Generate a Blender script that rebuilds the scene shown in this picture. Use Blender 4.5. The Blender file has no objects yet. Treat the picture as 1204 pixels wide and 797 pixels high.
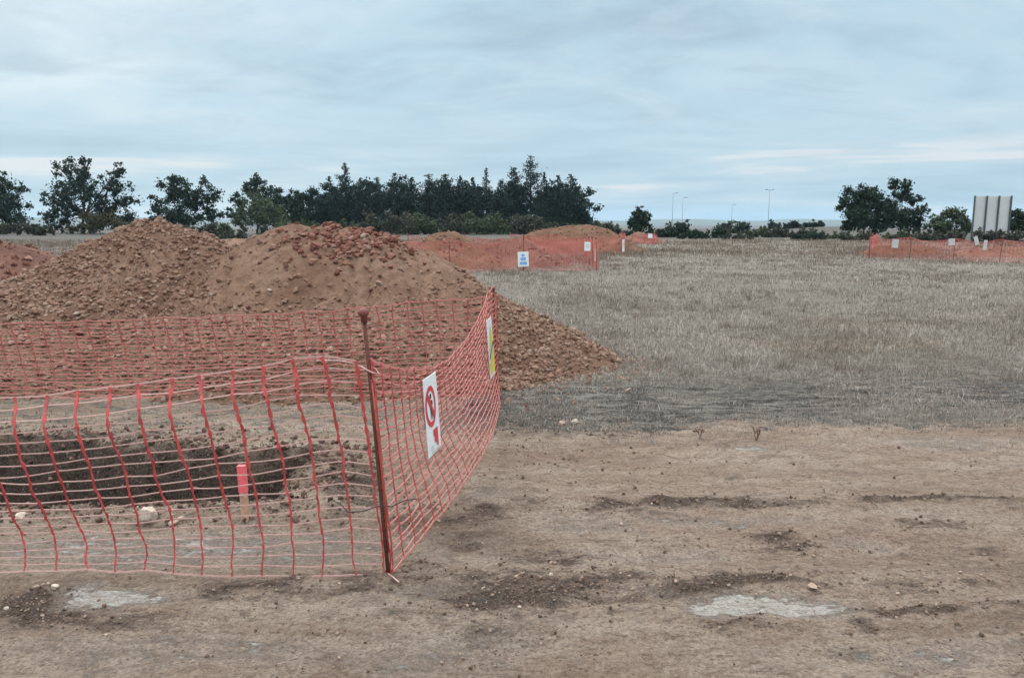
import bpy, bmesh, math, random
import numpy as np
from mathutils import Vector, Matrix, Euler

random.seed(7)
RNG = np.random.default_rng(11)
S = bpy.context.scene
COL = S.collection
R = math.radians

# ------------------------------------------------------------------ camera geometry
F, CX, CY, CAMH, TILT = 900.0, 602.0, 398.5, 1.6, R(8.62)
ct, st = math.cos(TILT), math.sin(TILT)

def ray(px, py):
    a, b = (px - CX) / F, (CY - py) / F
    return Vector((a, ct + b * st, -st + b * ct))

def P(px, py, Y):
    d = ray(px, py)
    k = Y / d.y
    return Vector((d.x * k, Y, CAMH + d.z * k))

def G(px, py, z=0.0):
    d = ray(px, py)
    k = (z - CAMH) / d.z
    return Vector((d.x * k, d.y * k, z))

cam_d = bpy.data.cameras.new('camera')
cam_d.sensor_width = 36.0
cam_d.lens = F / 1204.0 * 36.0
cam_d.clip_start, cam_d.clip_end = 0.05, 20000
cam = bpy.data.objects.new('camera', cam_d)
cam.location = (0, 0, CAMH)
cam.rotation_euler = (R(90) - TILT, 0, 0)
COL.objects.link(cam)
S.camera = cam

# ------------------------------------------------------------------ noise (numpy value noise)
def _h(ix, iy, seed):
    n = (ix.astype(np.int64) * 374761393 + iy.astype(np.int64) * 668265263 + seed * 1274126177) & 0xffffffff
    n = ((n ^ (n >> 13)) * 1274126177) & 0xffffffff
    n = n ^ (n >> 16)
    return (n & 0xffff) / 65535.0

def vn(x, y, seed=0):
    x = np.asarray(x, float); y = np.asarray(y, float)
    ix, iy = np.floor(x), np.floor(y)
    fx, fy = x - ix, y - iy
    fx = fx * fx * fx * (fx * (fx * 6 - 15) + 10); fy = fy * fy * fy * (fy * (fy * 6 - 15) + 10)
    a = _h(ix, iy, seed); b = _h(ix + 1, iy, seed); c = _h(ix, iy + 1, seed); d = _h(ix + 1, iy + 1, seed)
    return (a + (b - a) * fx) * (1 - fy) + (c + (d - c) * fx) * fy

def fbm(x, y, s=1.0, o=4, seed=0, g=0.5):
    x = np.asarray(x, float) * s; y = np.asarray(y, float) * s
    t = 0; a = 1; n = 0
    for i in range(o):
        t = t + a * (vn(x + i * 17.3, y - i * 9.1, seed + i) - 0.5)
        n += a; a *= g; x = x * 2.03; y = y * 2.03
    return t / n * 2          # about -1..1

def sstep(a, b, x):
    t = np.clip((x - a) / (b - a), 0, 1)
    return t * t * (3 - 2 * t)

# ------------------------------------------------------------------ object helpers
def link(o, parent=None):
    COL.objects.link(o)
    if parent is not None: o.parent = parent
    return o

def tag(o, label=None, cat=None, group=None, kind=None):
    if label: o['label'] = label
    if cat: o['category'] = cat
    if group: o['group'] = group
    if kind: o['kind'] = kind
    return o

def thing(name, label, cat, loc=(0, 0, 0), group=None):
    o = bpy.data.objects.new(name, None)
    o.empty_display_size = 0.1
    o.location = loc
    link(o)
    return tag(o, label, cat, group)

def npmesh(name, V, Fs, mats, parent=None, smooth=False, loc=None, midx=None, attr=None):
    """V (N,3); Fs list of (M,k) int arrays; loc = origin that is subtracted from V"""
    V = np.asarray(V, np.float32).reshape(-1, 3)
    if loc is not None: V = V - np.asarray(loc, np.float32)
    me = bpy.data.meshes.new(name)
    me.vertices.add(len(V)); me.vertices.foreach_set('co', V.ravel())
    Fs = [np.asarray(f, np.int32) for f in Fs if len(f)]
    loops = np.concatenate([f.ravel() for f in Fs])
    tot = np.concatenate([np.full(len(f), f.shape[1], np.int32) for f in Fs])
    start = np.concatenate([[0], np.cumsum(tot)[:-1]]).astype(np.int32)
    me.loops.add(len(loops)); me.loops.foreach_set('vertex_index', loops)
    me.polygons.add(len(tot)); me.polygons.foreach_set('loop_start', start)
    me.polygons.foreach_set('use_smooth', np.full(len(tot), smooth, bool))
    if midx is not None: me.polygons.foreach_set('material_index', np.asarray(midx, np.int32))
    for m in (mats if isinstance(mats, (list, tuple)) else [mats]): me.materials.append(m)
    if attr is not None:
        for an, arr in attr.items():
            a = me.attributes.new(an, 'FLOAT_COLOR', 'POINT')
            a.data.foreach_set('color', np.asarray(arr, np.float32).ravel())
    me.update(calc_edges=True); me.validate()
    o = bpy.data.objects.new(name, me)
    if loc is not None and parent is None: o.location = loc
    return link(o, parent)

class MB:
    """collects boxes, tubes, lathes; build() links them as one mesh"""
    def __init__(s): s.v = []; s.f = {3: [], 4: []}; s.m = {3: [], 4: []}; s.n = 0; s.cur = 0
    def add(s, V, faces):
        for f in faces:
            s.f[len(f)].append([i + s.n for i in f]); s.m[len(f)].append(s.cur)
        s.v.extend([tuple(p) for p in V]); s.n += len(V)
    def box(s, c, size, rot=None):
        h = Vector(size) / 2; V = []
        for z in (-1, 1):
            for x, y in ((-1, -1), (1, -1), (1, 1), (-1, 1)):
                p = Vector((x * h.x, y * h.y, z * h.z))
                if rot is not None: p = rot @ p
                V.append(p + Vector(c))
        s.add(V, [(3, 2, 1, 0), (4, 5, 6, 7), (0, 1, 5, 4), (1, 2, 6, 5), (2, 3, 7, 6), (3, 0, 4, 7)])
    def tube(s, pts, rad, n=8, cap=True):
        pts = [Vector(p) for p in pts]
        rad = rad if isinstance(rad, (list, tuple)) else [rad] * len(pts)
        V = []; up = Vector((0.123, 0.31, 0.94)).normalized()
        for i, p in enumerate(pts):
            t = (pts[min(i + 1, len(pts) - 1)] - pts[max(i - 1, 0)]).normalized()
            a = t.cross(up)
            if a.length < 0.1: a = t.cross(Vector((1, 0, 0)))
            a.normalize(); b = t.cross(a)
            for k in range(n):
                q = 2 * math.pi * k / n
                V.append(p + (a * math.cos(q) + b * math.sin(q)) * rad[i])
        Fc = []
        for i in range(len(pts) - 1):
            for k in range(n):
                k2 = (k + 1) % n
                Fc.append((i * n + k, i * n + k2, (i + 1) * n + k2, (i + 1) * n + k))
        if cap:
            V.append(pts[0]); V.append(pts[-1]); a0 = len(V) - 2; a1 = a0 + 1; e = (len(pts) - 1) * n
            for k in range(n):
                k2 = (k + 1) % n
                Fc.append((a0, k2, k)); Fc.append((a1, e + k, e + k2))
        s.add(V, Fc)
    def build(s, name, mats, parent=None, loc=None, smooth=False):
        Fs = []; mi = []
        for k in (4, 3):
            if s.f[k]: Fs.append(np.array(s.f[k])); mi += s.m[k]
        return npmesh(name, np.array(s.v), Fs, mats, parent, smooth, loc, mi)

# ------------------------------------------------------------------ materials
def nodes(name):
    m = bpy.data.materials.new(name); m.use_nodes = True
    nt = m.node_tree; nt.nodes.clear()
    out = nt.nodes.new('ShaderNodeOutputMaterial'); b = nt.nodes.new('ShaderNodeBsdfPrincipled')
    nt.links.new(b.outputs[0], out.inputs[0])
    b.inputs['Specular IOR Level'].default_value = 0.3
    return m, nt, b

def N(nt, t, **kw):
    n = nt.nodes.new(t)
    for k, v in kw.items(): setattr(n, k, v)
    return n

def noise(nt, scale, detail=5, rough=0.6, vec=None, dist=0.0):
    n = N(nt, 'ShaderNodeTexNoise')
    n.inputs['Scale'].default_value = scale; n.inputs['Detail'].default_value = detail
    n.inputs['Roughness'].default_value = rough; n.inputs['Distortion'].default_value = dist
    if vec is not None: nt.links.new(vec, n.inputs['Vector'])
    return n.outputs['Fac']

def ramp(nt, fac, stops, interp='LINEAR'):
    r = N(nt, 'ShaderNodeValToRGB'); r.color_ramp.interpolation = interp
    e = r.color_ramp.elements
    while len(e) < len(stops): e.new(0.5)
    for i, (p, c) in enumerate(stops):
        e[i].position = p; e[i].color = (*c, 1) if len(c) == 3 else c
    nt.links.new(fac, r.inputs[0])
    return r.outputs[0]

def mix(nt, fac, a, b, mode='MIX'):
    m = N(nt, 'ShaderNodeMix'); m.data_type = 'RGBA'; m.blend_type = mode
    for s_, v in ((m.inputs[0], fac), (m.inputs[6], a), (m.inputs[7], b)):
        if hasattr(v, 'is_output'): nt.links.new(v, s_)
        else: s_.default_value = v if not isinstance(v, tuple) else ((*v, 1) if len(v) == 3 else v)
    return m.outputs[2]

def math_(nt, op, a, b=None, clamp=False):
    m = N(nt, 'ShaderNodeMath'); m.operation = op; m.use_clamp = clamp
    for i, v in enumerate((a, b)):
        if v is None: continue
        if hasattr(v, 'is_output'): nt.links.new(v, m.inputs[i])
        else: m.inputs[i].default_value = v
    return m.outputs[0]

def bump(nt, b, height, strength, dist):
    n = N(nt, 'ShaderNodeBump'); n.inputs['Strength'].default_value = strength; n.inputs['Distance'].default_value = dist
    nt.links.new(height, n.inputs['Height']); nt.links.new(n.outputs[0], b.inputs['Normal'])

def pos(nt, scale=(1, 1, 1)):
    g = N(nt, 'ShaderNodeNewGeometry'); mp = N(nt, 'ShaderNodeMapping')
    mp.inputs['Scale'].default_value = scale
    nt.links.new(g.outputs['Position'], mp.inputs[0])
    return mp.outputs[0]

def island(nt):
    return N(nt, 'ShaderNodeNewGeometry').outputs['Random Per Island']

def leafmat(name, stops, rough=0.75):
    m, nt, b = nodes(name)
    c = ramp(nt, island(nt), stops)
    big = noise(nt, 0.35, 3, 0.5, pos(nt))
    c = mix(nt, math_(nt, 'MULTIPLY', big, 0.35), c, tuple(x * 1.1 for x in stops[-1][1]))
    nt.links.new(c, b.inputs['Base Color']); b.inputs['Roughness'].default_value = rough
    b.inputs['Specular IOR Level'].default_value = 0.2
    return m

def plain(name, col, rough=0.6, var=0.15, scale=30, metal=0.0):
    m, nt, b = nodes(name)
    f = noise(nt, scale, 4, 0.6, pos(nt))
    c = ramp(nt, f, [(0.3, tuple(x * (1 - var) for x in col)), (0.7, tuple(min(1, x * (1 + var)) for x in col))])
    nt.links.new(c, b.inputs['Base Color']); b.inputs['Roughness'].default_value = rough; b.inputs['Metallic'].default_value = metal
    return m

# ground ------------------------------------------------------------
def ground_material():
    m, nt, b = nodes('field_ground')
    at = N(nt, 'ShaderNodeAttribute', attribute_name='zone')
    sep = N(nt, 'ShaderNodeSeparateColor'); nt.links.new(at.outputs['Color'], sep.inputs[0])
    zg, zd, zp = sep.outputs; zb = at.outputs['Alpha']
    p = pos(nt); ps = pos(nt, (0.45, 1.5, 1)); pq = pos(nt, (0.6, 1.3, 1))
    st_ = lambda f, k: math_(nt, 'ADD', math_(nt, 'MULTIPLY', math_(nt, 'SUBTRACT', f, 0.5), k), 0.5, True)
    n1 = st_(noise(nt, 1.5, 9, 0.68, ps), 1.5); n2 = st_(noise(nt, 8, 9, 0.72, pq), 1.6); n3 = st_(noise(nt, 60, 6, 0.75, p), 1.6); n4 = st_(noise(nt, 26, 8, 0.75, pq), 1.7)
    dirt = ramp(nt, n1, [(0.28, (0.30, 0.205, 0.148)), (0.42, (0.43, 0.31, 0.228)), (0.55, (0.50, 0.375, 0.285)), (0.70, (0.57, 0.45, 0.355))])
    dirt = mix(nt, math_(nt, 'MULTIPLY', ramp(nt, n2, [(0.46, (0, 0, 0)), (0.62, (1, 1, 1))]), 0.55), dirt, (0.29, 0.198, 0.145))
    dirt = mix(nt, math_(nt, 'MULTIPLY', ramp(nt, n4, [(0.30, (1, 1, 1)), (0.46, (0, 0, 0))]), 0.75), dirt, (0.165, 0.11, 0.084))
    dirt = mix(nt, math_(nt, 'MULTIPLY', ramp(nt, n4, [(0.54, (0, 0, 0)), (0.68, (1, 1, 1))]), 0.6), dirt, (0.47, 0.385, 0.315))
    nr = noise(nt, 0.5, 5, 0.6, ps)
    dirt = mix(nt, math_(nt, 'MULTIPLY', ramp(nt, nr, [(0.5, (0, 0, 0)), (0.66, (1, 1, 1))]), 0.5), dirt, mix(nt, n4, (0.22, 0.125, 0.085), (0.42, 0.255, 0.18)))
    # litter and thatch under the grass
    lit = ramp(nt, noise(nt, 6, 9, 0.78, pq), [(0.34, (0.075, 0.068, 0.06)), (0.46, (0.19, 0.168, 0.14)), (0.56, (0.29, 0.26, 0.215)), (0.68, (0.38, 0.34, 0.285))])
    gz = math_(nt, 'ADD', zg, math_(nt, 'MULTIPLY', math_(nt, 'SUBTRACT', n2, 0.5), 1.8))
    gz = ramp(nt, gz, [(0.35, (0, 0, 0)), (0.65, (1, 1, 1))])
    c = mix(nt, gz, dirt, lit)
    # damp dark soil, greyer where it lies under trampled turf
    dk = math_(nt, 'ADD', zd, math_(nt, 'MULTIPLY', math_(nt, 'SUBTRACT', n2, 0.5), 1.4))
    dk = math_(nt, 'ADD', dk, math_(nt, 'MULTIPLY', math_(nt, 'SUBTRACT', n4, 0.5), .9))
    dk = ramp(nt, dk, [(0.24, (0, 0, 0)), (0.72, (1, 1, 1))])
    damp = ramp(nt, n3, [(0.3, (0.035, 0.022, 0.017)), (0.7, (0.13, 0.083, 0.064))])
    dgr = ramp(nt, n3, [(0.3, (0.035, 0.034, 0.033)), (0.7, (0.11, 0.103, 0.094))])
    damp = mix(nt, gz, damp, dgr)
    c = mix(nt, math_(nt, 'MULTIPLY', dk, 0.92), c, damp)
    # trampled band of thatch: streaks of black soil and grey straw
    sb = st_(noise(nt, 5.5, 10, 0.78, pos(nt, (0.4, 1.7, 1))), 3.2)
    cb = ramp(nt, sb, [(0.25, (0.035, 0.033, 0.031)), (0.45, (0.085, 0.08, 0.072)), (0.6, (0.20, 0.185, 0.16)), (0.8, (0.33, 0.30, 0.265))])
    bf = ramp(nt, math_(nt, 'ADD', zb, math_(nt, 'MULTIPLY', math_(nt, 'SUBTRACT', n2, 0.5), 1.2)), [(0.3, (0, 0, 0)), (0.6, (1, 1, 1))])
    c = mix(nt, bf, c, cb)
    # pale dust, and the crusted pale mud of dried puddles
    dust = ramp(nt, math_(nt, 'ADD', zp, math_(nt, 'MULTIPLY', math_(nt, 'SUBTRACT', n4, 0.5), .6)), [(0.1, (0, 0, 0)), (0.62, (1, 1, 1))])
    c = mix(nt, math_(nt, 'MULTIPLY', dust, 0.65), c, mix(nt, n3, (0.44, 0.35, 0.285), (0.60, 0.50, 0.42)))
    pl = math_(nt, 'ADD', zp, math_(nt, 'MULTIPLY', math_(nt, 'SUBTRACT', n2, 0.5), .9))
    pl = math_(nt, 'ADD', pl, math_(nt, 'MULTIPLY', math_(nt, 'SUBTRACT', n4, 0.5), .8))
    rim = ramp(nt, pl, [(0.42, (0, 0, 0)), (0.52, (1, 1, 1)), (0.60, (1, 1, 1)), (0.68, (0, 0, 0))])
    c = mix(nt, math_(nt, 'MULTIPLY', rim, 0.45), c, (0.20, 0.14, 0.11))
    pl = ramp(nt, pl, [(0.58, (0, 0, 0)), (0.76, (1, 1, 1))])
    pale = ramp(nt, n4, [(0.3, (0.30, 0.255, 0.215)), (0.5, (0.40, 0.37, 0.335)), (0.7, (0.47, 0.45, 0.42))])
    c = mix(nt, math_(nt, 'MULTIPLY', pl, 0.85), c, pale)
    # fine crumb texture everywhere
    c = mix(nt, 1.0, c, ramp(nt, n3, [(0.25, (0.62, 0.60, 0.58)), (0.5, (1, 1, 1)), (0.75, (1.28, 1.28, 1.28))]), 'MULTIPLY')
    # pebbles and crumbs pressed into the soil
    def vor(scale, thr, vec):
        v = N(nt, 'ShaderNodeTexVoronoi'); v.inputs['Scale'].default_value = scale; nt.links.new(vec, v.inputs['Vector'])
        sc = N(nt, 'ShaderNodeSeparateColor'); nt.links.new(v.outputs['Color'], sc.inputs[0])
        lim = math_(nt, 'MULTIPLY', math_(nt, 'SUBTRACT', sc.outputs[0], thr), .9)
        return ramp(nt, math_(nt, 'SUBTRACT', lim, v.outputs['Distance']), [(0.0, (0, 0, 0)), (0.06, (1, 1, 1))]), sc.outputs[1]
    pebs = None
    for sc_, th_ in ((28, .62), (70, .5), (150, .45)):
        m_, cv = vor(sc_, th_, pos(nt, (.8, 1.1, 1)))
        m_ = math_(nt, 'MULTIPLY', m_, math_(nt, 'SUBTRACT', 1.0, math_(nt, 'MULTIPLY', gz, .8)))
        c = mix(nt, math_(nt, 'MULTIPLY', m_, .75), c, ramp(nt, cv, [(0, (0.11, 0.075, 0.058)), (.45, (0.26, 0.18, 0.135)), (.75, (0.42, 0.315, 0.24)), (1, (0.58, 0.48, 0.40))]))
        pebs = m_ if pebs is None else math_(nt, 'MAXIMUM', pebs, m_)
    # cracks and drag marks
    cr = st_(noise(nt, 14, 10, 0.8, pos(nt, (0.5, 1.6, 1)), 1.2), 1.6)
    c = mix(nt, math_(nt, 'MULTIPLY', ramp(nt, cr, [(0.22, (1, 1, 1)), (0.36, (0, 0, 0))]), .7), c, (0.10, 0.068, 0.052))
    # grit
    sp = ramp(nt, noise(nt, 150, 3, 0.6, p), [(0.58, (0, 0, 0)), (0.68, (1, 1, 1))])
    c = mix(nt, math_(nt, 'MULTIPLY', sp, 0.4), c, (0.47, 0.39, 0.32))
    sp2 = ramp(nt, noise(nt, 85, 4, 0.65, p), [(0.32, (1, 1, 1)), (0.43, (0, 0, 0))])
    c = mix(nt, math_(nt, 'MULTIPLY', sp2, 0.6), c, (0.10, 0.072, 0.058))
    nt.links.new(c, b.inputs['Base Color'])
    ro = mix(nt, pl, (0.95, 0.95, 0.95), (0.55, 0.55, 0.55))
    nt.links.new(ro, b.inputs['Roughness'])
    h = math_(nt, 'ADD', math_(nt, 'MULTIPLY', n2, 1.0), math_(nt, 'MULTIPLY', n3, 0.5))
    h = math_(nt, 'ADD', h, math_(nt, 'MULTIPLY', n4, 1.0))
    h = math_(nt, 'ADD', h, math_(nt, 'MULTIPLY', pebs, .25))
    h = math_(nt, 'MULTIPLY', h, math_(nt, 'SUBTRACT', 1.0, math_(nt, 'MULTIPLY', pl, 0.6)))
    bump(nt, b, h, 1.0, 0.05)
    return m

def heap_material(name, a, bcol, c3):
    m, nt, b = nodes(name)
    p = pos(nt)
    n1 = noise(nt, 0.9, 6, 0.65, p, 0.4); n2 = noise(nt, 11, 7, 0.7, p)
    c = ramp(nt, n1, [(0.33, a), (0.5, bcol), (0.66, c3)])
    c = mix(nt, math_(nt, 'MULTIPLY', ramp(nt, n2, [(0.4, (1, 1, 1)), (0.56, (0, 0, 0))]), 0.4), c, tuple(x * 0.5 for x in a))
    nt.links.new(c, b.inputs['Base Color']); b.inputs['Roughness'].default_value = 0.95
    h = math_(nt, 'ADD', n2, math_(nt, 'MULTIPLY', noise(nt, 45, 5, 0.7, p), 0.5))
    bump(nt, b, h, 0.9, 0.06)
    return m

def stone_material(name, stops):
    m, nt, b = nodes(name)
    c = ramp(nt, island(nt), stops)
    n = noise(nt, 40, 5, 0.65, pos(nt))
    c = mix(nt, 0.55, c, ramp(nt, n, [(0.3, (0.35, 0.3, 0.28)), (0.7, (1.0, 1.0, 1.0))]), 'MULTIPLY')
    nt.links.new(c, b.inputs['Base Color']); b.inputs['Roughness'].default_value = 0.9
    bump(nt, b, n, 0.5, 0.01)
    return m

M = {}
M['ground'] = ground_material()
M['heap'] = heap_material('spoil_earth', (0.1502, 0.07518, 0.04826), (0.2142, 0.1203, 0.07904), (0.2504, 0.1528, 0.1057))
M['heap_red'] = heap_material('red_spoil_earth', (0.1285, 0.0578, 0.04141), (0.1836, 0.085, 0.06069), (0.2264, 0.1224, 0.08568))
M['heap_far'] = heap_material('brown_spoil_earth', (0.1117, 0.05554, 0.03244), (0.1676, 0.0833, 0.0474), (0.1828, 0.106, 0.06486))
M['rubble'] = stone_material('rubble_stone', [(0, (0.1561, 0.07658, 0.05118)), (0.3, (0.2281, 0.1285, 0.08801)), (0.7, (0.2702, 0.1669, 0.1202)), (0.95, (0.3002, 0.2024, 0.1509)), (1, (0.3483, 0.2626, 0.2098))])
M['rubble_red'] = stone_material('red_rubble_stone', [(0, (0.132, 0.0462, 0.03168)), (0.4, (0.2112, 0.0825, 0.0561)), (0.8, (0.264, 0.132, 0.0924)), (1, (0.3168, 0.2178, 0.1716))])
M['rock'] = stone_material('pale_field_stone', [(0, (0.45, 0.36, 0.29)), (1, (0.55, 0.46, 0.38))])
M['rock_brown'] = stone_material('brown_field_stone', [(0, (0.27, 0.18, 0.135)), (1, (0.4, 0.3, 0.235))])
M['grit'] = stone_material('loose_grit', [(0, (0.09, 0.0561, 0.04264)), (0.45, (0.198, 0.1275, 0.0943)), (0.85, (0.324, 0.2295, 0.1681)), (1, (0.396, 0.2975, 0.2296))])
M['clod'] = stone_material('damp_soil_clod', [(0, (0.06, 0.036, 0.0272)), (0.7, (0.15, 0.09, 0.068)), (1, (0.24, 0.153, 0.1148))])
M['grass'] = leafmat('dry_grass_blade', [(0, (0.1198, 0.1028, 0.08776)), (0.3, (0.2672, 0.2293, 0.1901)), (0.7, (0.387, 0.3348, 0.2877)), (1, (0.4792, 0.4219, 0.3754))], 0.8)
M['moss'] = leafmat('grey_short_grass_blade', [(0, (0.0375, 0.03525, 0.0315)), (0.5, (0.1125, 0.105, 0.0915)), (0.8, (0.2175, 0.1988, 0.1725)), (1, (0.315, 0.2888, 0.2475))], 0.85)
M['grass_brown'] = leafmat('brown_grass_blade', [(0, (0.09709, 0.07779, 0.06468)), (0.4, (0.1942, 0.1573, 0.1294)), (1, (0.3176, 0.2608, 0.2171))], 0.85)
M['weed'] = leafmat('brown_weed_stalk', [(0, (0.075, 0.055, 0.044)), (0.6, (0.17, 0.13, 0.10)), (1, (0.29, 0.235, 0.185))], 0.85)
M['oak'] = leafmat('oak_leaf', [(0, (0.008046, 0.01634, 0.01182)), (0.6, (0.01856, 0.03564, 0.02194)), (1, (0.03403, 0.05568, 0.03206))])
M['pine'] = leafmat('conifer_needle', [(0, (0.00699, 0.01467, 0.01397)), (0.6, (0.01467, 0.02934, 0.02422)), (1, (0.02935, 0.05053, 0.03726))])
M['bush'] = leafmat('bush_leaf', [(0, (0.03201, 0.04915, 0.02892)), (0.6, (0.0587, 0.08193, 0.04338)), (1, (0.09609, 0.117, 0.06024))])
M['olive'] = leafmat('grey_shrub_leaf', [(0, (0.02916, 0.03564, 0.02722)), (0.6, (0.05832, 0.0648, 0.04536)), (1, (0.09072, 0.09072, 0.0648))])
M['autumn'] = leafmat('brownish_bush_leaf', [(0, (0.02825, 0.02825, 0.01256)), (0.6, (0.05336, 0.04897, 0.02009)), (1, (0.07533, 0.06281, 0.02825))])
M['bark'] = plain('tree_bark', (0.045, 0.036, 0.03), 0.9, 0.4, 20)
M['net'] = plain('orange_net_strip', (0.43, 0.06, 0.058), 0.5, 0.4, 22)
M['net_pale'] = plain('stretched_skylit_strand', (0.504, 0.3024, 0.2688), 0.4, 0.15, 60)  # stretched strands are paler, with sky light and sheen put into the colour
M['net_back'] = plain('sun_bleached_net_strip', (0.44, 0.105, 0.095), 0.45, 0.2, 60)
M['net_mid'] = plain('reddish_net_strand', (0.56, 0.21, 0.18), 0.42, 0.18, 60)  # redder strand colour, still lightened for the sky light they catch
M['net_far'] = plain('weathered_orange_net', (0.48, 0.14, 0.1152), 0.5, 0.2, 12)
M['rust'] = plain('rusty_rebar', (0.115, 0.042, 0.03), 0.8, 0.5, 150, 0.2)
M['cap'] = plain('faded_red_plastic', (0.17, 0.05, 0.042), 0.55, 0.2, 90) if True else ('', (0.24, 0.06, 0.044), 0.5, 0.15, 90)
M['cap_orange'] = plain('dull_orange_paint', (0.35, 0.0765, 0.045), 0.55, 0.25, 90)
M['white'] = plain('white_sign_board', (0.74, 0.76, 0.78), 0.35, 0.05, 14)
M['white_dull'] = plain('weathered_white_sheet', (0.52, 0.51, 0.51), 0.5, 0.12, 9)
M['red_ink'] = plain('red_sign_print', (0.60, 0.045, 0.05), 0.4, 0.08, 30)
M['black_ink'] = plain('black_sign_print', (0.03, 0.03, 0.035), 0.45, 0.1, 30)
M['yellow_ink'] = plain('yellow_sign_print', (0.62, 0.56, 0.05), 0.4, 0.08, 30)
M['blue_ink'] = plain('blue_sign_print', (0.20, 0.40, 0.68), 0.4, 0.08, 30)
M['grey_ink'] = plain('grey_sign_print', (0.42, 0.43, 0.46), 0.4, 0.1, 30)
M['pink'] = plain('pink_marker_paint', (0.72, 0.13, 0.15), 0.55, 0.15, 60)
M['wood'] = plain('raw_stake_wood', (0.44, 0.27, 0.19), 0.8, 0.25, 50)
M['wire'] = plain('dark_tie_wire', (0.04, 0.032, 0.03), 0.6, 0.3, 60)
M['panel'] = plain('pale_metal_sheet', (0.5184, 0.5249, 0.5314), 0.5, 0.05, 1.5)
M['steel'] = plain('dark_grey_steel', (0.07, 0.085, 0.095), 0.55, 0.2, 3)
M['galv'] = plain('grey_galvanised_steel', (0.17, 0.19, 0.205), 0.5, 0.1, 3)
M['twig'] = plain('dry_twig', (0.115, 0.065, 0.045), 0.9, 0.35, 60)
M['hill'] = heap_material('far_plain', (0.08, 0.095, 0.085), (0.12, 0.13, 0.11), (0.15, 0.155, 0.13))

# ------------------------------------------------------------------ terrain height
RIDGE_MAIN = [(-7.6, 9.2, .38), (-6.9, 9.3, .38), (-6.35, 9.5, .5), (-5.9, 9.9, .9), (-5.5, 10.1, 1.28), (-5.1, 10.2, 1.53), (-4.7, 10.2, 1.6),
              (-4.35, 10.2, 1.53), (-3.95, 10.1, 1.27), (-3.55, 10.0, 1.08), (-3.25, 9.9, 1.28), (-2.95, 9.8, 1.5), (-2.55, 9.75, 1.56),
              (-2.15, 9.7, 1.53), (-1.8, 9.6, 1.48), (-1.4, 9.5, 1.33), (-1.05, 9.35, 1.16), (-.7, 9.2, .98), (-.22, 9.0, .75), (.1, 8.9, .53), (.34, 8.8, .24), (.5, 8.75, .1)]
APRON = [(-7.2, 8.35, .4), (-6.2, 8.5, .52), (-5.2, 8.6, .68), (-4.2, 8.6, .68), (-3.2, 8.4, .62), (-2.2, 8.25, .58), (-1.3, 8.2, .5), (-.6, 8.1, .38), (.0, 8.0, .2)]

def densify(pts, n=6):
    out = []
    for a, b in zip(pts[:-1], pts[1:]):
        for i in range(n):
            t = i / n; out.append([a[k] + (b[k] - a[k]) * t for k in range(3)])
    out.append(list(pts[-1])); return np.array(out)

def ridge_h(x, y, pts, slope, k=0.07):
    # soft maximum of cones along a ridge
    x = np.asarray(x, float); y = np.asarray(y, float)
    acc = np.full(x.shape, -9.0)
    for px, py, pz in pts:
        d = np.hypot(x - px, y - py)
        d = np.sqrt(d * d + 0.02) - 0.14
        acc = np.maximum(acc, pz - slope * d)
    return acc

RM, RA = densify(RIDGE_MAIN), densify(APRON)
def heap_main(x, y):
    wx = x + 0.16 * fbm(x, y, 1.1, 3, 5); wy = y + 0.16 * fbm(x, y, 1.1, 3, 6)
    h = np.maximum(ridge_h(wx, wy, RM, 0.56), ridge_h(wx, wy, RA, 0.47))
    gul = np.abs(fbm(x * 1.6 + .3 * y, y * .25, 1.0, 3, 24))
    h = h + 0.07 * fbm(x, y, 1.7, 4, 21) + 0.05 * fbm(x, y, 6, 4, 22) + .03 * np.abs(fbm(x, y, 13, 3, 23)) - .06 * (1 - sstep(0, .12, gul)) * (h > .1)
    return h

def cone_fn(pts, slope, seed, amp=0.06, nscale=1.3):
    pp = densify(pts) if len(pts) > 1 else np.array(pts)
    def f(x, y):
        wx = x + 0.3 * fbm(x, y, .8, 3, seed); wy = y + 0.3 * fbm(x, y, .8, 3, seed + 1)
        return ridge_h(wx, wy, pp, slope) + amp * fbm(x, y, nscale, 4, seed + 2) + amp * .5 * fbm(x, y, 5, 3, seed + 3)
    return f

# trench inside the front enclosure
def trench(x, y):
    far = 5.22 + .13 * fbm(x, y, 4, 3, 34) + np.clip(-1.5 - x, 0, 3) * 0.2 + 0.16 * fbm(x, y, 1.3, 4, 31)
    near = 4.2 + 0.10 * fbm(x, y, 1.6, 4, 32) - np.clip(-1.4 - x, 0, 3) * 0.03
    right = -1.42 + 0.2 * fbm(x, y, 1.7, 4, 33)
    d = np.minimum(np.minimum(far - y, y - near), (right - x) * 0.45)
    d = np.minimum(d, (x + 6.0))
    return d          # > 0 inside

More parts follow.
